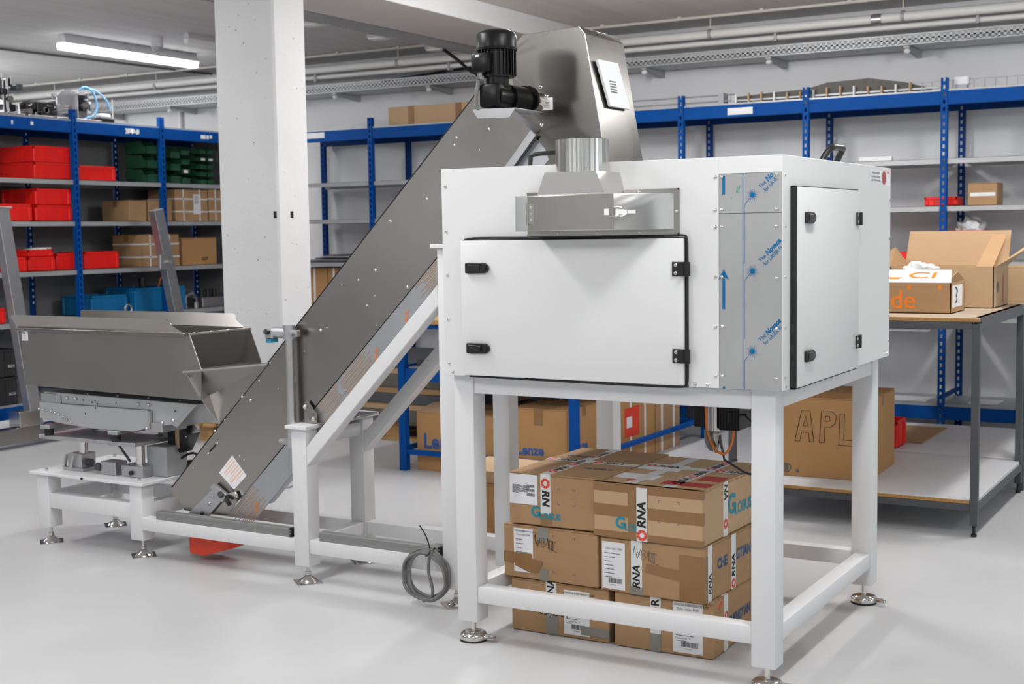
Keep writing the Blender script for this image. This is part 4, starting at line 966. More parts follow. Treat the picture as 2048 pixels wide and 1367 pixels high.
# hopper plates
yf, yb = .36, .762
HP = [(-2.775, 1.065), (-1.640, 1.065), (-1.575, .905), (-1.582, .768), (-2.738, .785)]
T.part('front_wall', G().prism(HP, 'y', yf, yf+th, .0008), 'steel_dk'); T.part('back_wall', G().prism(HP, 'y', yb-th, yb, .0008), 'steel_dk')
T.part('end_wall', G().prism([(-2.775, 1.065), (-2.738, .785), (-2.735, .785), (-2.772, 1.065)], 'y', yf, yb), 'steel_dk')
T.part('base_pan', G().box(-2.738, -1.60, yf+.003, yb-.003, .785, .79), 'steel_dk')
T.part('folded_lip', G().box(-2.785, -1.66, yf-.014, yf+.001, 1.054, 1.068, .0015), 'steel')
T.part('folded_lip', G().box(-2.785, -1.66, yb-.001, yb+.014, 1.054, 1.068, .0015), 'steel')
def flange(y, sgn):
    pts = [(-2.785, 1.068)]; x0, x1, zt = -2.80, -1.735, 1.133
    P = [(-2.785, 1.068), (-2.805, 1.125), (-2.795, zt)] + [(x1-.03+.03*math.sin(k*PI/2/6), zt-.03+.03*math.cos(k*PI/2/6)) for k in range(7)] + [(-1.675, 1.068)]
    b_ = G(); b_.prism(P, 'y', -.0015, .0015)
    m = Matrix.Translation((0, y, 1.068)) @ Matrix.Rotation(sgn*.30, 4, 'X') @ Matrix.Translation((0, 0, -1.068))
    b_.bm.transform(m); return b_
T.part('splash_plate', flange(yf, 1), 'steel'); T.part('splash_plate', flange(yb, -1), 'steel')
T.part('end_rail', G().box(-1.652, -1.630, yf, yb, 1.058, 1.068, .001), 'steel')
T.part('edge_strip', G().bar((-1.640, yf-.001, 1.065), (-1.575, yf-.001, .905), .004, .006), 'steel_lt')
T.part('edge_strip', G().bar((-1.640, yb-.002, 1.065), (-1.575, yb-.002, .905), .004, .006), 'steel_lt')
for k in range(4): T.part('rivet', G().dome((-1.640, yf+.03+k*.11, 1.068), (0, 0, 1), .006, .6), 'chrome')
T.part('type_label', G().box(-2.752, -2.708, yf-.0008, yf, 1.005, 1.05), 'paper', label='small white label')
T.text('RNA', .012, 'printk', (-2.748, yf-.0013, 1.042), X_, Z_, bold=.0004)
g = G(); [g.box(-2.748, -2.715, yf-.0013, yf-.0009, 1.03-.006*i, 1.031-.006*i) for i in range(4)]; T.part('printed_lines', g, 'printgrey')

# red drip tray, cable coil on the table
T = Thing('cable_coil', 'black cable coiled on the white table plate beside the conveyor foot', 'cable', (-2.0, .66, .36))
g = G()
for k in range(4): g.tube([(-1.985+(.085-.006*k)*math.cos(i*PI/6), .72+(.075-.004*k)*math.sin(i*PI/6), .368+.010*k) for i in range(12)], .007, closed=True, smooth=3)
T.part('loops', g, 'rubber')
T.part('cable_end', G().tube([(-2.03, .62, .39), (-1.97, .62, .44), (-1.93, .66, .46), (-1.92, .70, .42), (-1.95, .72, .39)], .006), 'rubber')
T = Thing('drip_tray', 'orange-red drip tray hanging under the lower conveyor end', 'tray', (-1.66, .55, .135))
T.part('body', G().prism([(-1.775, .115), (-1.775, .035), (-1.69, .028), (-1.535, .075), (-1.535, .115)], 'y', .45, .62, .003), 'orange')
T.part('bracket', G().box(-1.80, -1.66, .46, .60, .115, .135, .002), 'alu')

# ================================================================== INCLINED CONVEYOR
T = Thing('inclined_conveyor', 'long stainless steel inclined conveyor rising at 45 degrees into the machine head', 'conveyor', (-1.4, .6, .22))
y0, y1 = .44, .76
SP = [(-1.862, .335), (-1.862, .312), (-1.785, .235), (-1.530, .235), (.150, 1.905), (-.005, 2.190)]
for ya, yb_, nm in ((y0, y0+.003, 'side_plate'), (y1-.003, y1, 'side_plate')):
    T.part(nm, G().prism(SP, 'y', ya, yb_, .0005), 'steel')
T.part('top_cover', G().prism([(-1.862, .335), (-.005, 2.190), (-.002, 2.187), (-1.859, .331)], 'y', y0+.003, y1-.003), 'steel_dk')
T.part('edge_trim', G().bar((-1.862, y0-.001, .337), (-.005, y0-.001, 2.192), .003, .003), 'rubber')
T.part('belly_channel', G().prism([(-1.53, .235), (-1.52, .240), (.20, 1.955), (.34, 1.95), (-1.36, .235)], 'y', y0+.004, y0+.012, .001), 'zinc')
T.part('bottom_cover', G().prism([(-1.52, .243), (.20, 1.958), (.202, 1.955), (-1.518, .239)], 'y', y0+.012, y1-.003), 'zinc')
rs = G(); random.seed(4)
for (ta, tb) in ((.0, .10), (.29, .37), (.365, .46), (.60, .70)):
    for k in range(14):
        o_ = .003+.0058*k+random.uniform(0, .002); s0 = ta+random.uniform(0, .03); s1 = tb-random.uniform(0, .03)
        ax, az = -1.52+s0*1.72, .240+s0*1.72; bx, bz = -1.52+s1*1.72, .240+s1*1.72
        rs.prism([(ax+o_, az-o_), (ax+o_+.0028, az-o_-.0028), (bx+o_+.0028, bz-o_-.0028), (bx+o_, bz-o_)], 'y', y0+.0028, y0+.0036)
T.part('film_residue', rs, 'residue', label='orange-brown film residue streaks')['kind'] = 'stuff'
for x, z in ((-1.125, .52), (-.672, .975), (-.515, 1.135), (-1.355, .265)):
    T.text('JAOL', .028, 'printor', (x, y0+.0025, z), (.15, 0, .99), (-.99, 0, .15), sx=.9, name='film_print')
# bolts on the side plate
for x, z in ((-1.626, .513), (-1.569, .565), (-1.437, .515), (-1.411, .499), (-1.362, .772), (-1.411, .785), (-1.309, .861), (-.957, 1.094), (-.66, 1.35), (-.578, 1.551), (-.396, 1.636), (-.749, 1.308),
             (-.668, 1.244), (-.708, 1.202), (-.838, 1.287), (-.924, 1.105), (-.659, 1.122), (-.501, 1.281), (-.097, 1.899), (-.144, 1.82), (-.25, 1.874), (-.26, 1.845), (-1.72, .44), (-1.58, .62), (-1.52, .675), (-1.20, .83), (-1.05, 1.0)):
    T.part('bolt', G().dome((x, y0-.001, z), (0, -1, 0), random.choice((.004, .006, .0075)), .7), 'chrome')
T.part('slot', G().bar((-1.618, y0-.0005, .522), (-1.577, y0-.0005, .558), .002, .007), 'dark')
# bearing plate with sensor at the lower end
bp_ = T.part('tensioner_plate', G().prism([(-1.755, .225), (-1.63, .225), (-1.515, .33), (-1.575, .372)], 'y', y0-.012, y0-.002, .001), 'alu')
T.part('tensioner_block', G().prism([(-1.60, .365), (-1.575, .385), (-1.50, .34), (-1.525, .30)], 'y', y0-.03, y0-.010, .002), 'alu', parent=bp_)
T.part('bracket_foot', G().prism([(-1.50, .345), (-1.455, .355), (-1.44, .33), (-1.485, .31)], 'y', y0-.02, y0-.010, .001), 'steel_lt', parent=bp_)
T.part('plug', G().cyl((-1.52, y0-.045, .345), (-1.54, y0-.012, .325), .013), 'black', parent=bp_); T.part('plug', G().tube([(-1.50, y0-.02, .33), (-1.485, y0-.04, .32), (-1.478, y0-.03, .295)], .010), 'black', parent=bp_)
T.part('knob', G().dome((-1.665, y0-.014, .237), (0, -1, 0), .010, 1), 'black', parent=bp_)
for x, z in ((-1.62, .285), (-1.60, .32)): T.part('screw', G().dome((x, y0-.013, z), (0, -1, 0), .008, .6), 'steel_lt', parent=bp_)
nt_ = T.part('data_sticker', G().prism([(-1.480, .515), (-1.398, .430), (-1.475, .360), (-1.562, .430)], 'y', y0-.0025, y0-.001), 'paper', label='white sheet with orange print')
g = G()
u_ = Vector((.082, 0, -.085)).normalized(); v_ = Vector((-.082, 0, -.078)).normalized()
for k in range(7): 
    o_ = Vector((-1.480, y0-.003, .515))+u_*(.012+.014*k); g.bar(o_+v_*.006, o_+v_*(.095 if k % 3 else .07), .0005, .006 if k % 2 else .003)
T.part('printed_lines', g, 'paleor', parent=nt_)
# chute under the hopper mouth
A3, E3, C3, D3, L3 = (-1.655, .345, .893), (-1.255, .436, .935), (-1.600, .432, .782), (-1.549, .436, .652), (-1.592, .352, .793)
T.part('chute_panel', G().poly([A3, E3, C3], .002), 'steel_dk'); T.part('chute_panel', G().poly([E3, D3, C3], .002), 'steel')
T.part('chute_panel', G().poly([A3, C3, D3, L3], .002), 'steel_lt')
T.part('chute_panel', G().poly([(-1.665, .37, .890), (-1.655, .44, .80), (-1.655, .74, .80), (-1.665, .76, .890)], .002), 'steel_dk')
T.part('chute_panel', G().poly([(-1.655, .44, .80), (-1.549, .44, .652), (-1.549, .74, .652), (-1.655, .74, .80)], .002), 'steel_dk')
T.part('chute_panel', G().poly([(-1.665, .76, .890), (-1.255, .757, .935), (-1.549, .757, .652), (-1.655, .757, .80)], .002), 'steel_dk')
T.part('chute_rim', G().bar((-1.668, .340, .895), (-1.250, .432, .938), .012, .009, bv=.001), 'steel_lt'); T.part('chute_rim', G().bar((-1.664, .340, .895), (-1.668, .76, .893), .01, .008, up=(0, 0, 1)), 'steel_lt')
# steel bracket on the frame cap
T.part('mount_bracket', G().poly([(-1.045, .425, .773), (-1.030, .425, .790), (-.978, .425, .735), (-.978, .425, .692), (-1.045, .425, .692)], .004), 'steel')
T.part('mount_plate', G().box(-1.05, -.93, .425, .80, .691, .697, .001), 'steel')
T.part('bolt', G().dome((-1.040, .42, .762), (0, -1, 0), .011, .8), 'chrome'); T.part('bolt', G().dome((-.995, .42, .712), (0, -1, 0), .011, .8), 'chrome')
# reinforcing profile along the upper underside
T.part('side_profile', G().bar((-.13, y0-.014, 1.60), (.11, y0-.014, 1.875), .018, .030, bv=.002), 'alu')
T.part('side_profile', G().bar((-.115, y0-.016, 1.588), (.125, y0-.016, 1.863), .006, .006), 'rubber')
# head housing
hy = y0-.004
HP2 = [(-.005, 2.195), (.062, 2.247), (.299, 2.256), (.324, 2.227), (.392, 1.843), (.47, 1.40), (.30, 1.40), (.150, 1.812), (.100, 1.868), (.02, 2.0)]
hd = T.part('head_housing', G().prism(HP2, 'y', hy, .767, .0012), 'housing', label='tall steel head housing')
T.part('housing_edge', G().bar((.300, hy-.0008, 2.257), (.325, hy-.0008, 2.228), .002, .003), 'steel_lt', parent=hd); T.part('housing_edge', G().bar((.325, hy-.0008, 2.228), (.392, hy-.0008, 1.843), .002, .003), 'steel_lt', parent=hd)
n3 = Vector((.984, 0, .176))
def onr(z, y, o_=.0): # point on the slanted right face
    t_ = (2.227-z)/(2.227-1.843); return Vector((.324+.068*t_, y, z))+n3*o_
T.part('document_pouch', G().poly([onr(2.133, .475, .012), onr(2.135, .650, .012), onr(1.962, .690, .012), onr(1.962, .520, .012)], .010, n=n3), 'paper', parent=hd, label='white document pouch taped on')
g = G(); [g.poly([onr(2.06-.010*k, .545, .0175), onr(2.06-.010*k, .600, .0175), onr(2.055-.010*k, .600, .0175), onr(2.055-.010*k, .545, .0175)], .0005, n=n3) for k in range(5)]
T.part('pouch_print', g, 'printgrey', parent=hd)
T.part('housing_label', G().box(.123, .186, hy-.001, hy, 1.957, 2.003), 'paper', parent=hd, label='white type label')
T.text('RNA', .013, 'printk', (.138, hy-.0016, 1.996), X_, Z_, parent=hd, bold=.0004); T.part('ring_mark', G().tube([(.131+.004*math.cos(a_*PI/4), hy-.0012, 1.996+.004*math.sin(a_*PI/4)) for a_ in range(8)], .0012, closed=True), 'printred', parent=hd)
g = G(); [g.box(.13, .172, hy-.0016, hy-.0011, 1.985-.006*i, 1.9865-.006*i) for i in range(4)]; T.part('printed_lines', g, 'printgrey', parent=hd)
for x, z in ((.137, 1.902), (.160, 2.008), (.135, 2.045)): T.part('bolt', G().dome((x, hy, z), (0, -1, 0), .009, .8), 'chrome', parent=hd)
# gear motor
sx2, sz2 = .127, 1.991
my = .115
gm = T.part('gearbox', G().cyl((sx2, .10, sz2-.006), (sx2, .33, sz2-.006), .040), 'motor', label='black worm gearbox with bevel flange')
T.part('flange_ring', G().cyl((sx2, .335, sz2), (sx2, .35, sz2), .052), 'motor', parent=gm)
T.part('clutch', G().cyl((sx2, .35, sz2), (sx2, hy, sz2), .036), 'chrome', parent=gm)
T.part('flange_ring', G().cyl((sx2, .19, sz2-.006), (sx2, .30, sz2-.006), .050), 'motor', parent=gm)
g = G(); g.box(sx2-.052, sx2+.030, .085, .19, 1.945, 2.03, .010, 2); T.part('gear_head', g, 'motor', parent=gm)
T.part('neck', G().cyl((sx2-.01, .14, 2.02), (sx2-.01, .14, 2.06), .045), 'motor', parent=gm)
mx, my2 = .113, .15
mo = T.part('motor', G().cyl((mx, my2, 2.055), (mx, my2, 2.15), .064, seg=32), 'motor', label='black finned electric motor')
g = G()
for k in range(30):
    a_ = 2*PI*k/30; c_, s_ = math.cos(a_), math.sin(a_); g.bar((mx+.064*c_, my2+.064*s_, 2.06), (mx+.064*c_, my2+.064*s_, 2.148), .014, .004, up=(c_, s_, 0))
T.part('cooling_fins', g, 'motor', parent=mo, smooth=False)
T.part('fan_cover', G().lathe([(.074, 2.150), (.075, 2.158), (.072, 2.160), (.072, 2.203), (.066, 2.214), (.050, 2.222), (.020, 2.225)], mx, my2, 36), 'motor', parent=mo)
T.part('terminal_box', G().box(.062, .132, .055, .12, 2.068, 2.135, .005, 2), 'motor', parent=mo)
T.part('box_sticker', G().box(.082, .099, .0535, .055, 2.122, 2.128), 'paper', parent=mo)
T.part('cable_gland', G().cyl((.085, .085, 2.045), (.085, .085, 2.068), .014, seg=8), 'chrome', parent=mo)
T.part('motor_cable', G().tube([(.078, .080, 2.045), (.068, .080, 1.99), (.064, .084, 1.955), (.072, .09, 1.94)], .007), 'cable', parent=mo)
T.part('motor_shelf', G().poly([(.045, .09, 1.940), (.225, .09, 1.936), (.22, .30, 1.936), (.045, .30, 1.94)], .003), 'alu')
T.part('shelf_lip', G().poly([(.045, .088, 1.941), (.225, .088, 1.937), (.200, .088, 1.905), (.068, .088, 1.908)], .003), 'alu')
T.part('shelf_arm', G().bar((.19, .12, 1.93), (.12, y0-.01, 1.88), .02, .006), 'alu')
T.part('capillary', G().tube([(sx2-.01, .36, 2.03), (sx2-.03, .36, 2.055), (sx2-.06, .34, 2.085), (.06, .3, 2.11)], .002), 'steel_lt')
T.part('tie_rod', G().cyl((-.03, .43, 2.165), (.06, .37, 2.24), .003), 'printk')

# measuring pole with clamps beside the conveyor
T = Thing('sensor_pole', 'vertical steel tube with clamp and sensor at its top, clamped to the conveyor frame post', 'sensor pole', (-1.10, .40, .60))
T.part('tube', G().cyl((-1.098, .40, .60), (-1.098, .40, 1.09), .020, seg=24), 'steel_lt')
g = G(); g.cyl((-1.098, .40, 1.055), (-1.098, .40, 1.115), .027); g.box(-1.08, -1.045, .385, .415, 1.065, 1.095, .004); g.cyl((-1.062, .36, 1.08), (-1.062, .385, 1.08), .010)
c_ = T.part('top_clamp', g, 'alu')
T.part('cross_sleeve', G().cyl((-1.098, .40, 1.083), (-1.165, .38, 1.085), .024), 'alu', parent=c_)
T.part('sensor_head', G().box(-1.200, -1.155, .355, .405, 1.055, 1.10, .006), 'alu'); T.part('sensor_cap', G().box(-1.188, -1.158, .350, .400, 1.040, 1.055, .002), 'teal', label='teal sensor cap')
T.part('lens', G().cyl((-1.175, .352, 1.085), (-1.175, .335, 1.09), .011), 'black')
g = G(); g.cyl((-1.098, .40, .585), (-1.098, .40, .63), .026); g.box(-1.14, -1.10, .385, .42, .595, .62, .004); T.part('lower_clamp', g, 'alu')
T.part('knurled_nut', G().cyl((-1.165, .40, .607), (-1.135, .40, .607), .012, seg=10), 'alu')
T.part('bracket_plate', G().box(-1.092, -1.070, .385, .43, .56, .645, .001), 'greym')

# cable coil hanging from the frame
T = Thing('cable_coil', 'grey cable coil hanging by a black tie from the lower beam beside the machine', 'cable', (-.36, .30, .13))
g = G(); cxc, czc = -.362, .126
for k, (rx, rz, dx_, dz_, yy) in enumerate(((.108, .104, 0, .003, .335), (.096, .098, .006, .002, .325), (.088, .100, .012, -.001, .318), (.104, .096, -.002, -.002, .312), (.092, .092, .008, .006, .330))):
    g.tube([(cxc+dx_+rx*math.cos(i*PI/7+.2*k), yy+.006*math.sin(i*2+k), czc+dz_+rz*math.sin(i*PI/7+.2*k)) for i in range(14)], .0065, closed=True, smooth=4)
T.part('loops', g, 'cable')
T.part('cable_end', G().tube([(-.335, .318, .222), (-.342, .315, .15), (-.322, .312, .08), (-.330, .312, .045), (-.37, .315, .022)], .0065), 'cable')
T.part('cable_tie', G().tube([(-.322, .300, .234), (-.330, .345, .240), (-.345, .345, .215), (-.345, .302, .212), (-.322, .300, .234), (-.338, .30, .29), (-.370, .30, .335)], .0028, seg=6), 'black')

# ================================================================== WORK TABLE (right)
T = Thing('work_table', 'dark grey steel work table with board top and white lower shelf, right of the machine', 'table', (.7, 3.1, 0))
tx0, tx1, ty0, ty1 = .08, 1.345, 2.52, 3.76
for x, y in ((tx0, ty0), (tx1-.036, ty0), (tx0, ty1-.036), (tx1-.036, ty1-.036)):
    T.part('leg', G().box(x, x+.036, y, y+.036, .055, 1.03, .002), 'tablegrey')
    f = T.part('foot', G().cyl((x+.018, y+.018, .008), (x+.018, y+.018, .06), .008, seg=12), 'black'); T.part('foot_pad', G().cyl((x+.018, y+.018, 0), (x+.018, y+.018, .012), .014, seg=14), 'black', parent=f)
for z0, z1 in ((1.003, 1.04), (.125, .161)):
    T.part('apron', G().box(tx0+.036, tx1-.036, ty0, ty0+.034, z0, z1, .002), 'tablegrey'); T.part('apron', G().box(tx0+.036, tx1-.036, ty1-.034, ty1, z0, z1, .002), 'tablegrey')
    T.part('apron', G().box(tx1-.034, tx1, ty0+.036, ty1-.036, z0, z1+(.018 if z0 > 1 else 0), .002), 'tablegrey'); T.part('apron', G().box(tx0, tx0+.034, ty0+.036, ty1-.036, z0, z1, .002), 'tablegrey')
g = G(); g.box(tx0, tx1-.004, ty0+.002, ty1, 1.04, 1.058, .001); T.part('table_top', g, 'tabletop')
T.part('board_edge', G().box(tx0, tx1-.006, ty0-.0005, ty0+.003, 1.040, 1.057), 'chip', label='raw chipboard edge')
g = G(); g.box(tx0+.037, tx1-.038, ty0+.003, ty1-.02, .161, .180, .001); g.box(tx1-.04, tx1-.01, ty0+.04, ty1-.04, .161, .180, .001); T.part('lower_shelf', g, 'laminate', label='white laminated shelf board')
T.part('board_edge', G().box(tx0+.037, tx1-.038, ty0-.0005, ty0+.0035, .162, .178), 'chip', label='raw chipboard edge')
T.part('under_strip', G().box(.89, 1.10, 2.56, 2.60, .985, 1.002, .006), 'laminate', label='white strip below the table top')
# boxes on it
B = Thing('cardboard_box', 'open shallow carton with orange lettering on the table corner beside the machine', 'box', (.85, 2.95, 1.058), group='cartons on the work table')
bx0, bx1, by0, by1, bz = .56, 1.152, 2.79, 3.11, 1.058
B.part('body', (lambda g: (g.box(bx0, bx1, by0, by0+.005, bz, bz+.155), g.box(bx0, bx1, by1-.005, by1, bz, bz+.155), g.box(bx0, bx0+.005, by0, by1, bz, bz+.155), g.box(bx1-.005, bx1, by0, by1, bz, bz+.155), g.box(bx0, bx1, by0, by1, bz, bz+.005), g)[-1])(G()), 'card')
B.part('front_flap', G().poly([(bx0, by0, bz+.156), (bx1, by0, bz+.156), (bx1-.03, by0+.14, bz+.215), (bx0, by0+.14, bz+.215)], .004), 'paper', label='white-topped raised flap with orange print')
B.part('end_flap', G().poly([(bx1-.02, by0+.01, bz+.16), (bx1, by0+.14, bz+.208), (bx1-.0, by1-.02, bz+.16)], .004), 'card')
B.text('us.de', .130, 'printor', (.708, by0-.0012, bz+.066), X_, Z_, bold=.001)
g = G(); [g.prism([(x+.010*math.cos(q*PI/6), bz+.132+.013*math.sin(q*PI/6)) for q in range(12)], 'y', by0-.001, by0-.0004) for x in (.945, 1.098)]
B.part('orange_spots', g, 'printor')
B.part('orange_print', G().poly([(.78, by0+.03, bz+.1725), (.88, by0+.03, bz+.1725), (.90, by0+.05, bz+.181), (.80, by0+.05, bz+.181)], .001), 'printor')
B.text('CI', .10, 'printor', (.92, by0+.07, bz+.1905), X_, Vector((0, .92, .39)), bold=.001, sx=1.6)
B.part('side_label', G().box(bx1, bx1+.001, by0+.03, by1-.06, bz+.03, bz+.14), 'paper')
g = G(); random.seed(6); [g.tube([(bx1+.0015, by0+.10+random.uniform(-.02, .02)+.03*k, bz+.13-.02*q) for q, k in enumerate((0, 1, .3, 1.2, .5))], .002, seg=4) for _ in range(3)]; B.part('handwriting', g, 'printk')
B = Thing('cardboard_box', 'large open carton with raised back flap on the work table', 'box', (1.0, 3.5, 1.058), group='cartons on the work table')
bx0, bx1, by0, by1, h_ = .72, 1.262, 3.30, 3.70, .22
B.part('body', (lambda g: (g.box(bx0, bx1, by0, by0+.005, bz, bz+h_), g.box(bx0, bx1, by1-.005, by1, bz, bz+h_), g.box(bx0, bx0+.005, by0, by1, bz, bz+h_), g.box(bx1-.005, bx1, by0, by1, bz, bz+h_), g.box(bx0, bx1, by0, by1, bz, bz+.005), g)[-1])(G()), 'card2')
B.part('back_flap', G().poly([(bx0-.02, by1, bz+h_-.01), (bx1, by1, bz+h_-.01), (bx1+.01, by1+.03, bz+h_+.19), (bx0, by1+.03, bz+h_+.19)], .004), 'card2')
B.part('side_flap', G().poly([(bx1, by0+.02, bz+h_), (bx1, by1, bz+h_), (bx1+.14, by1+.0, bz+h_+.14), (bx1+.16, by0+.06, bz+h_+.10)], .004), 'card2')
B.part('side_flap', G().poly([(bx0, by0, bz+h_), (bx0, by1, bz+h_), (bx0-.07, by1-.02, bz+h_+.10), (bx0-.07, by0+.05, bz+h_+.06)], .004), 'card')
B.part('inner_flap', G().poly([(bx1-.09, by0+.0, bz+h_), (bx1-.005, by0, bz+h_), (bx1-.01, by1, bz+h_+.16), (bx1-.08, by1, bz+h_+.17)], .004), 'card')
B.part('orange_label', G().box(bx0+.08, bx0+.12, by0-.001, by0, bz+.08, bz+.14), 'printred'); B.part('dark_stamp', G().cyl((bx1, 3.40, bz+.11), (bx1+.001, 3.40, bz+.11), .03), 'printgrey')
B.part('red_line', G().box(bx1, bx1+.001, 3.55, 3.575, bz+.02, bz+.17), 'printdred')
carton('plain carton at the right edge of the frame, behind the large open carton', (1.20, 4.10, 1.059), 0, .26, .40, .20, 'card2', group='cartons on the work table')
T2 = Thing('work_table', 'second grey work table standing directly behind the one with the open cartons', 'table', (.7, 4.4, 0))
ty0, ty1 = 3.80, 4.98
for x, y in ((tx0, ty0), (tx1-.036, ty0), (tx0, ty1-.036), (tx1-.036, ty1-.036)): T2.part('leg', G().box(x, x+.036, y, y+.036, 0, 1.03, .002), 'tablegrey')
for z0, z1 in ((1.003, 1.04), (.125, .161)):
    for y in (ty0, ty1-.034): T2.part('apron', G().box(tx0+.036, tx1-.036, y, y+.034, z0, z1, .002), 'tablegrey')
    for x in (tx0, tx1-.034): T2.part('apron', G().box(x, x+.034, ty0+.036, ty1-.036, z0, z1, .002), 'tablegrey')
T2.part('table_top', G().box(tx0, tx1, ty0, ty1, 1.04, 1.058, .001), 'tabletop'); T2.part('lower_shelf', G().box(tx0+.037, tx1-.038, ty0+.003, ty1-.003, .161, .180, .001), 'laminate')
# APL carton on lower shelf
T = carton('big brown carton lettered APL on the lower shelf of the work table', (.495, 3.06, .180), math.radians(2), .50, .58, .425, 'card3', tp='tape')
yy = -.29-.0012
def outline_letters(T, org, s):
    x, y, z = org
    S = [[(0, 0), (.22, 1), (.50, 1), (.62, 0), (.48, 0), (.44, .30), (.22, .30), (.16, 0), (0, 0)], [(.27, .5), (.36, .82), (.41, .5), (.27, .5)],
         [(.80, 0), (.86, 1.0), (1.22, 1.0), (1.34, .86), (1.30, .62), (1.14, .5), (.98, .5), (.96, 0), (.80, 0)], [(.99, .85), (1.12, .85), (1.14, .7), (.99, .68), (.99, .85)],
         [(1.42, -.05), (1.46, .95), (1.60, .95), (1.58, .12), (1.86, .12), (1.86, -.06), (1.42, -.05)]]
    g = G()
    for st in S: g.tube([(x+p[0]*s, y, z+p[1]*s) for p in st], .0016, seg=5, smooth=1)
    T.part('handwritten_letters', g, 'printk')
outline_letters(T, (-.145, yy, .19), .165)
T.text('EUROPE', .03, 'printk', (.2512, -.22, .34), Y_, Z_, bold=.0003); T.text('APL 55C', .03, 'printk', (.2512, -.22, .16), Y_, Z_); 
g = G(); g.tube([(-.19+.022*math.cos(q*PI/4), yy, .045+.022*math.sin(q*PI/4)) for q in range(8)], .003, closed=True, seg=5); g.box(-.20, -.18, yy, yy+.001, .03, .06); g.dome((-.13, yy, .03), (0, -1, 0), .01, .2)
T.part('stamp', g, 'printgrey')
crate('red crate standing on the lower board right behind the APL carton', (.46, 3.98, .181), 0, .32, .22, .16, group='red crates on the work table')
tag(mk('cardboard_sheet', G().box(.40, .71, 4.12, 4.8, .181, .187), 'card'), 'flat brown cardboard sheet lying behind the APL carton', 'cardboard')

# ================================================================== BLUE BENCH and goods
T = Thing('blue_bench', 'blue steel bench with wooden board standing behind the machine', 'table', (-1.6, 3.4, 0))
for x, y in ((-2.24, 2.80), (-1.02, 2.80), (-2.24, 4.82), (-1.02, 4.82)): T.part('leg', G().box(x, x+.05, y, y+.05, 0, .905, .002), 'blue')
for z0, z1 in ((.105, .135), (.575, .65), (.905, .932)):
    for y in (2.81, 4.83): T.part('rail', G().box(-2.19, -1.02, y, y+.03, z0, z1, .002), 'blue')
    for x in (-2.23, -1.01): T.part('rail', G().box(x, x+.03, 2.85, 4.82, z0+.02, z1+.02, .002), 'blue')
T.part('board', G().box(-2.26, -.97, 2.78, 4.88, .935, .965, .002), 'wood')
T.part('middle_shelf', G().box(-2.19, -1.02, 2.85, 4.5, .65, .66), 'galv')
T = Thing('machine_parts', 'dark machine parts on the middle shelf of the blue bench', 'machine part', (-1.9, 3.0, .66))
for k in range(4): T.part('block', G().box(-2.15+.1*k, -2.08+.1*k, 2.88, 2.98, .66, .70+.02*(k % 3), .006), ('tablegrey', 'alu', 'black', 'alu')[k])
L1 = carton('left carton lettered in blue behind the blue bench rail, flap slightly open', (-1.80, 3.10, 0), 0, .70, .46, .375, 'card3', tp=None, group='blue-lettered cartons')
L1.text('Lenze', .13, 'printlenze', (-.30, -.2312, .185), X_, Z_, bold=.004, sx=.95)
L1.part('open_flap', G().poly([(-.35, -.23, .372), (-.05, -.23, .372), (.0, -.05, .45), (-.34, -.05, .41)], .004), 'card2')
L2 = carton('right carton lettered in blue, under the blue bench, partly behind the machine post', (-1.255, 3.08, 0), 0, .385, .45, .44, 'card3', tp='tape', group='blue-lettered cartons')
L2.text('Lenze', .085, 'printlenze', (-.155, -.2262, .185), X_, Z_, bold=.003, sx=.95); L2.text('Lenze', .085, 'printlenze', (.1937, -.16, .20), Y_, Z_, bold=.003)
L2.part('tape', G().box(-.03, .03, -.2262, -.22, .34, .438), 'tape')
c = carton('brown strapped carton with a red label at the right end of the blue bench', (-1.14, 3.70, .0), 0, .20, .74, .47, 'card3', tp=None, group='strapped cartons under the blue bench')
c.part('red_label', G().box(.1002, .101, -.10, .12, .17, .36), 'printred', label='red label with white square'); c.part('label_square', G().box(.101, .1015, -.07, .01, .23, .30), 'paper')
for y_ in (-.02, .20): c.part('strap', G().box(.1002, .1008, y_, y_+.025, 0, .46), 'paper')
c = carton('brown strapped carton at the far right end of the row behind the machine', (-1.14, 4.29, .0), 0, .20, .40, .46, 'card', tp=None, group='strapped cartons under the blue bench')
for y_ in (-.12, .08): c.part('strap', G().box(.1002, .1008, y_, y_+.03, 0, .46), 'paper')
# pallet with stacked plates
T = Thing('pallet', 'wooden pallet of dark flat boards behind the conveyor frame', 'pallet', (-3.0, 4.2, 0))
for y in (3.85, 4.25, 4.65): 
    for x in (-3.55, -3.0, -2.40): T.part('pallet_block', G().box(x-.07, x+.07, y-.05, y+.05, .02, .12), 'wood')
    T.part('pallet_runner', G().box(-3.65, -2.3, y-.05, y+.05, 0, .02), 'wood')
for k in range(7): T.part('pallet_board', G().box(-3.65+.2*k, -3.52+.2*k, 3.78, 4.72, .12, .142), 'wood')
random.seed(12)
T = Thing('board_stack', 'stack of dark brown boards with pale spacers on the pallet', 'stack', (-3.0, 4.2, .142))
z = .142
for k in range(7):
    hh = (.09, .05, .07, .05, .09, .05, .05)[k]
    T.part('board' if k % 2 == 0 else 'spacer', G().box(-3.6+.03*(k % 3), -2.30-.05*(k % 2), 3.72+.02*(k % 2), 4.7, z, z+hh, .004), ('belt', 'card2', 'tablegrey', 'card', 'belt', 'card2', 'tablegrey')[k]); z += hh
T = Thing('pallet', 'small wooden pallet on the floor seen below the hopper', 'pallet', (-4.1, 3.5, 0))
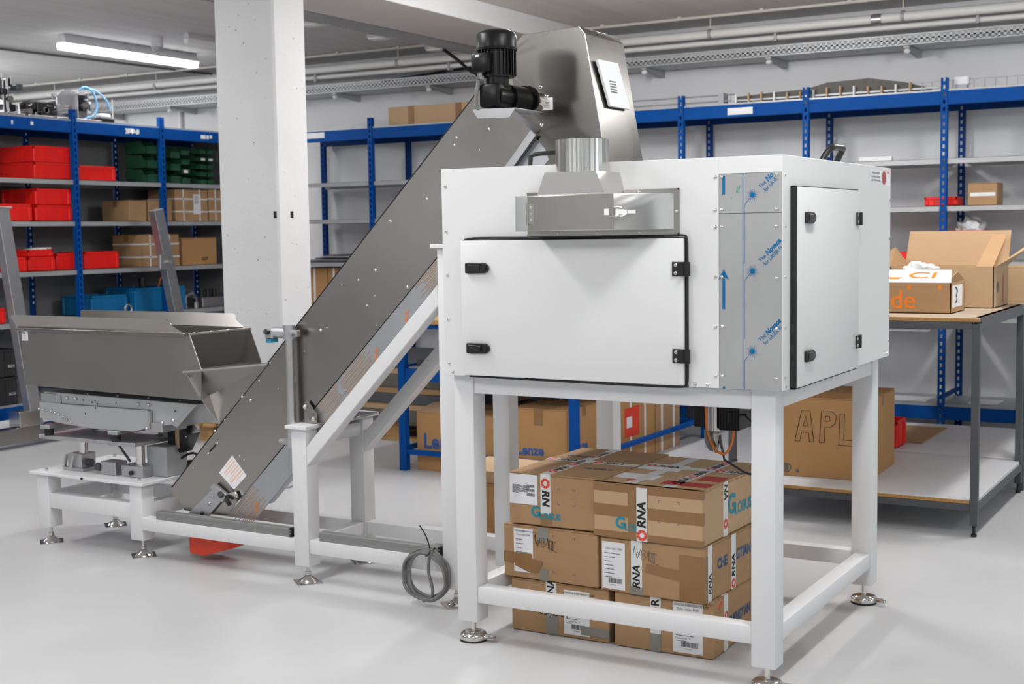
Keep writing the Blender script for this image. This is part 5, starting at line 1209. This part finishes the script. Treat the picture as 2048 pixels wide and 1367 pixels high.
for x in (-4.25, -3.75): 
    for y in (3.25, 3.75): T.part('pallet_block', G().box(x-.07, x+.07, y-.06, y+.06, .0, .12), 'wood')
for k in range(5): T.part('pallet_board', G().box(-4.35+.15*k, -4.24+.15*k, 3.1, 3.9, .12, .142), 'wood')
tag(mk('foam_sheet', G().box(-4.35, -3.7, 3.15, 3.8, .20, .26, .004), 'paper'), 'white foam sheet stacked on the small pallet below the hopper', 'foam')
tag(mk('grey_panel', G().box(-4.45, -3.6, 3.12, 3.9, .1425, .199, .004), 'greym'), 'grey panel lying between the pallet and the white foam', 'panel')
# carton behind the machine's left legs
c = carton('brown carton standing behind the left machine leg and the conveyor post', (-.62, 1.52, 0), 0, .62, .42, .30, 'card3', tp=None)
c.text('EN', .06, 'printk', (.12, -.2112, .15), X_, Z_, bold=.002)
tag(mk('wooden_board', G().box(-.90, -.35, 1.33, 1.70, .3005, .36, .003), 'card2'), 'pale board lying on the carton behind the machine leg', 'board')

# ================================================================== TRESTLE at the left
T = Thing('steel_trestle', 'stainless steel trestle with two leaning square legs in front of the left rack', 'stand', (-5.3, 2.6, 0))
bx = -5.3
T.part('base_beam', G().box(bx-.05, bx+.05, 1.6, 4.2, .035, .145, .003), 'steel')
for y in (1.9, 3.9): T.part('foot', G().cyl((bx, y, 0), (bx, y, .036), .03), 'rubber')
def lean(y0_, y1_, zt):
    T.part('leg', G().bar((bx, y1_, .14), (bx, y0_, zt), .075, .10, up=(1, 0, 0), bv=.003), 'alu')
lean(2.30, 2.52, 1.72); lean(3.80, 4.16, 1.72)
T.part('leg_cap', G().box(bx-.045, bx+.045, 2.24, 2.37, 1.715, 1.73, .002), 'steel_lt')
T.part('foot_block', G().box(bx-.06, bx+.06, 2.34, 2.52, .146, .26, .003), 'steel_lt')
T.part('joint_block', G().box(bx+.05, bx+.08, 3.75, 3.85, 1.24, 1.36, .004), 'alu'); T.part('joint_bolt', G().cyl((bx+.08, 3.83, 1.30), (bx+.11, 3.83, 1.30), .018), 'chrome')
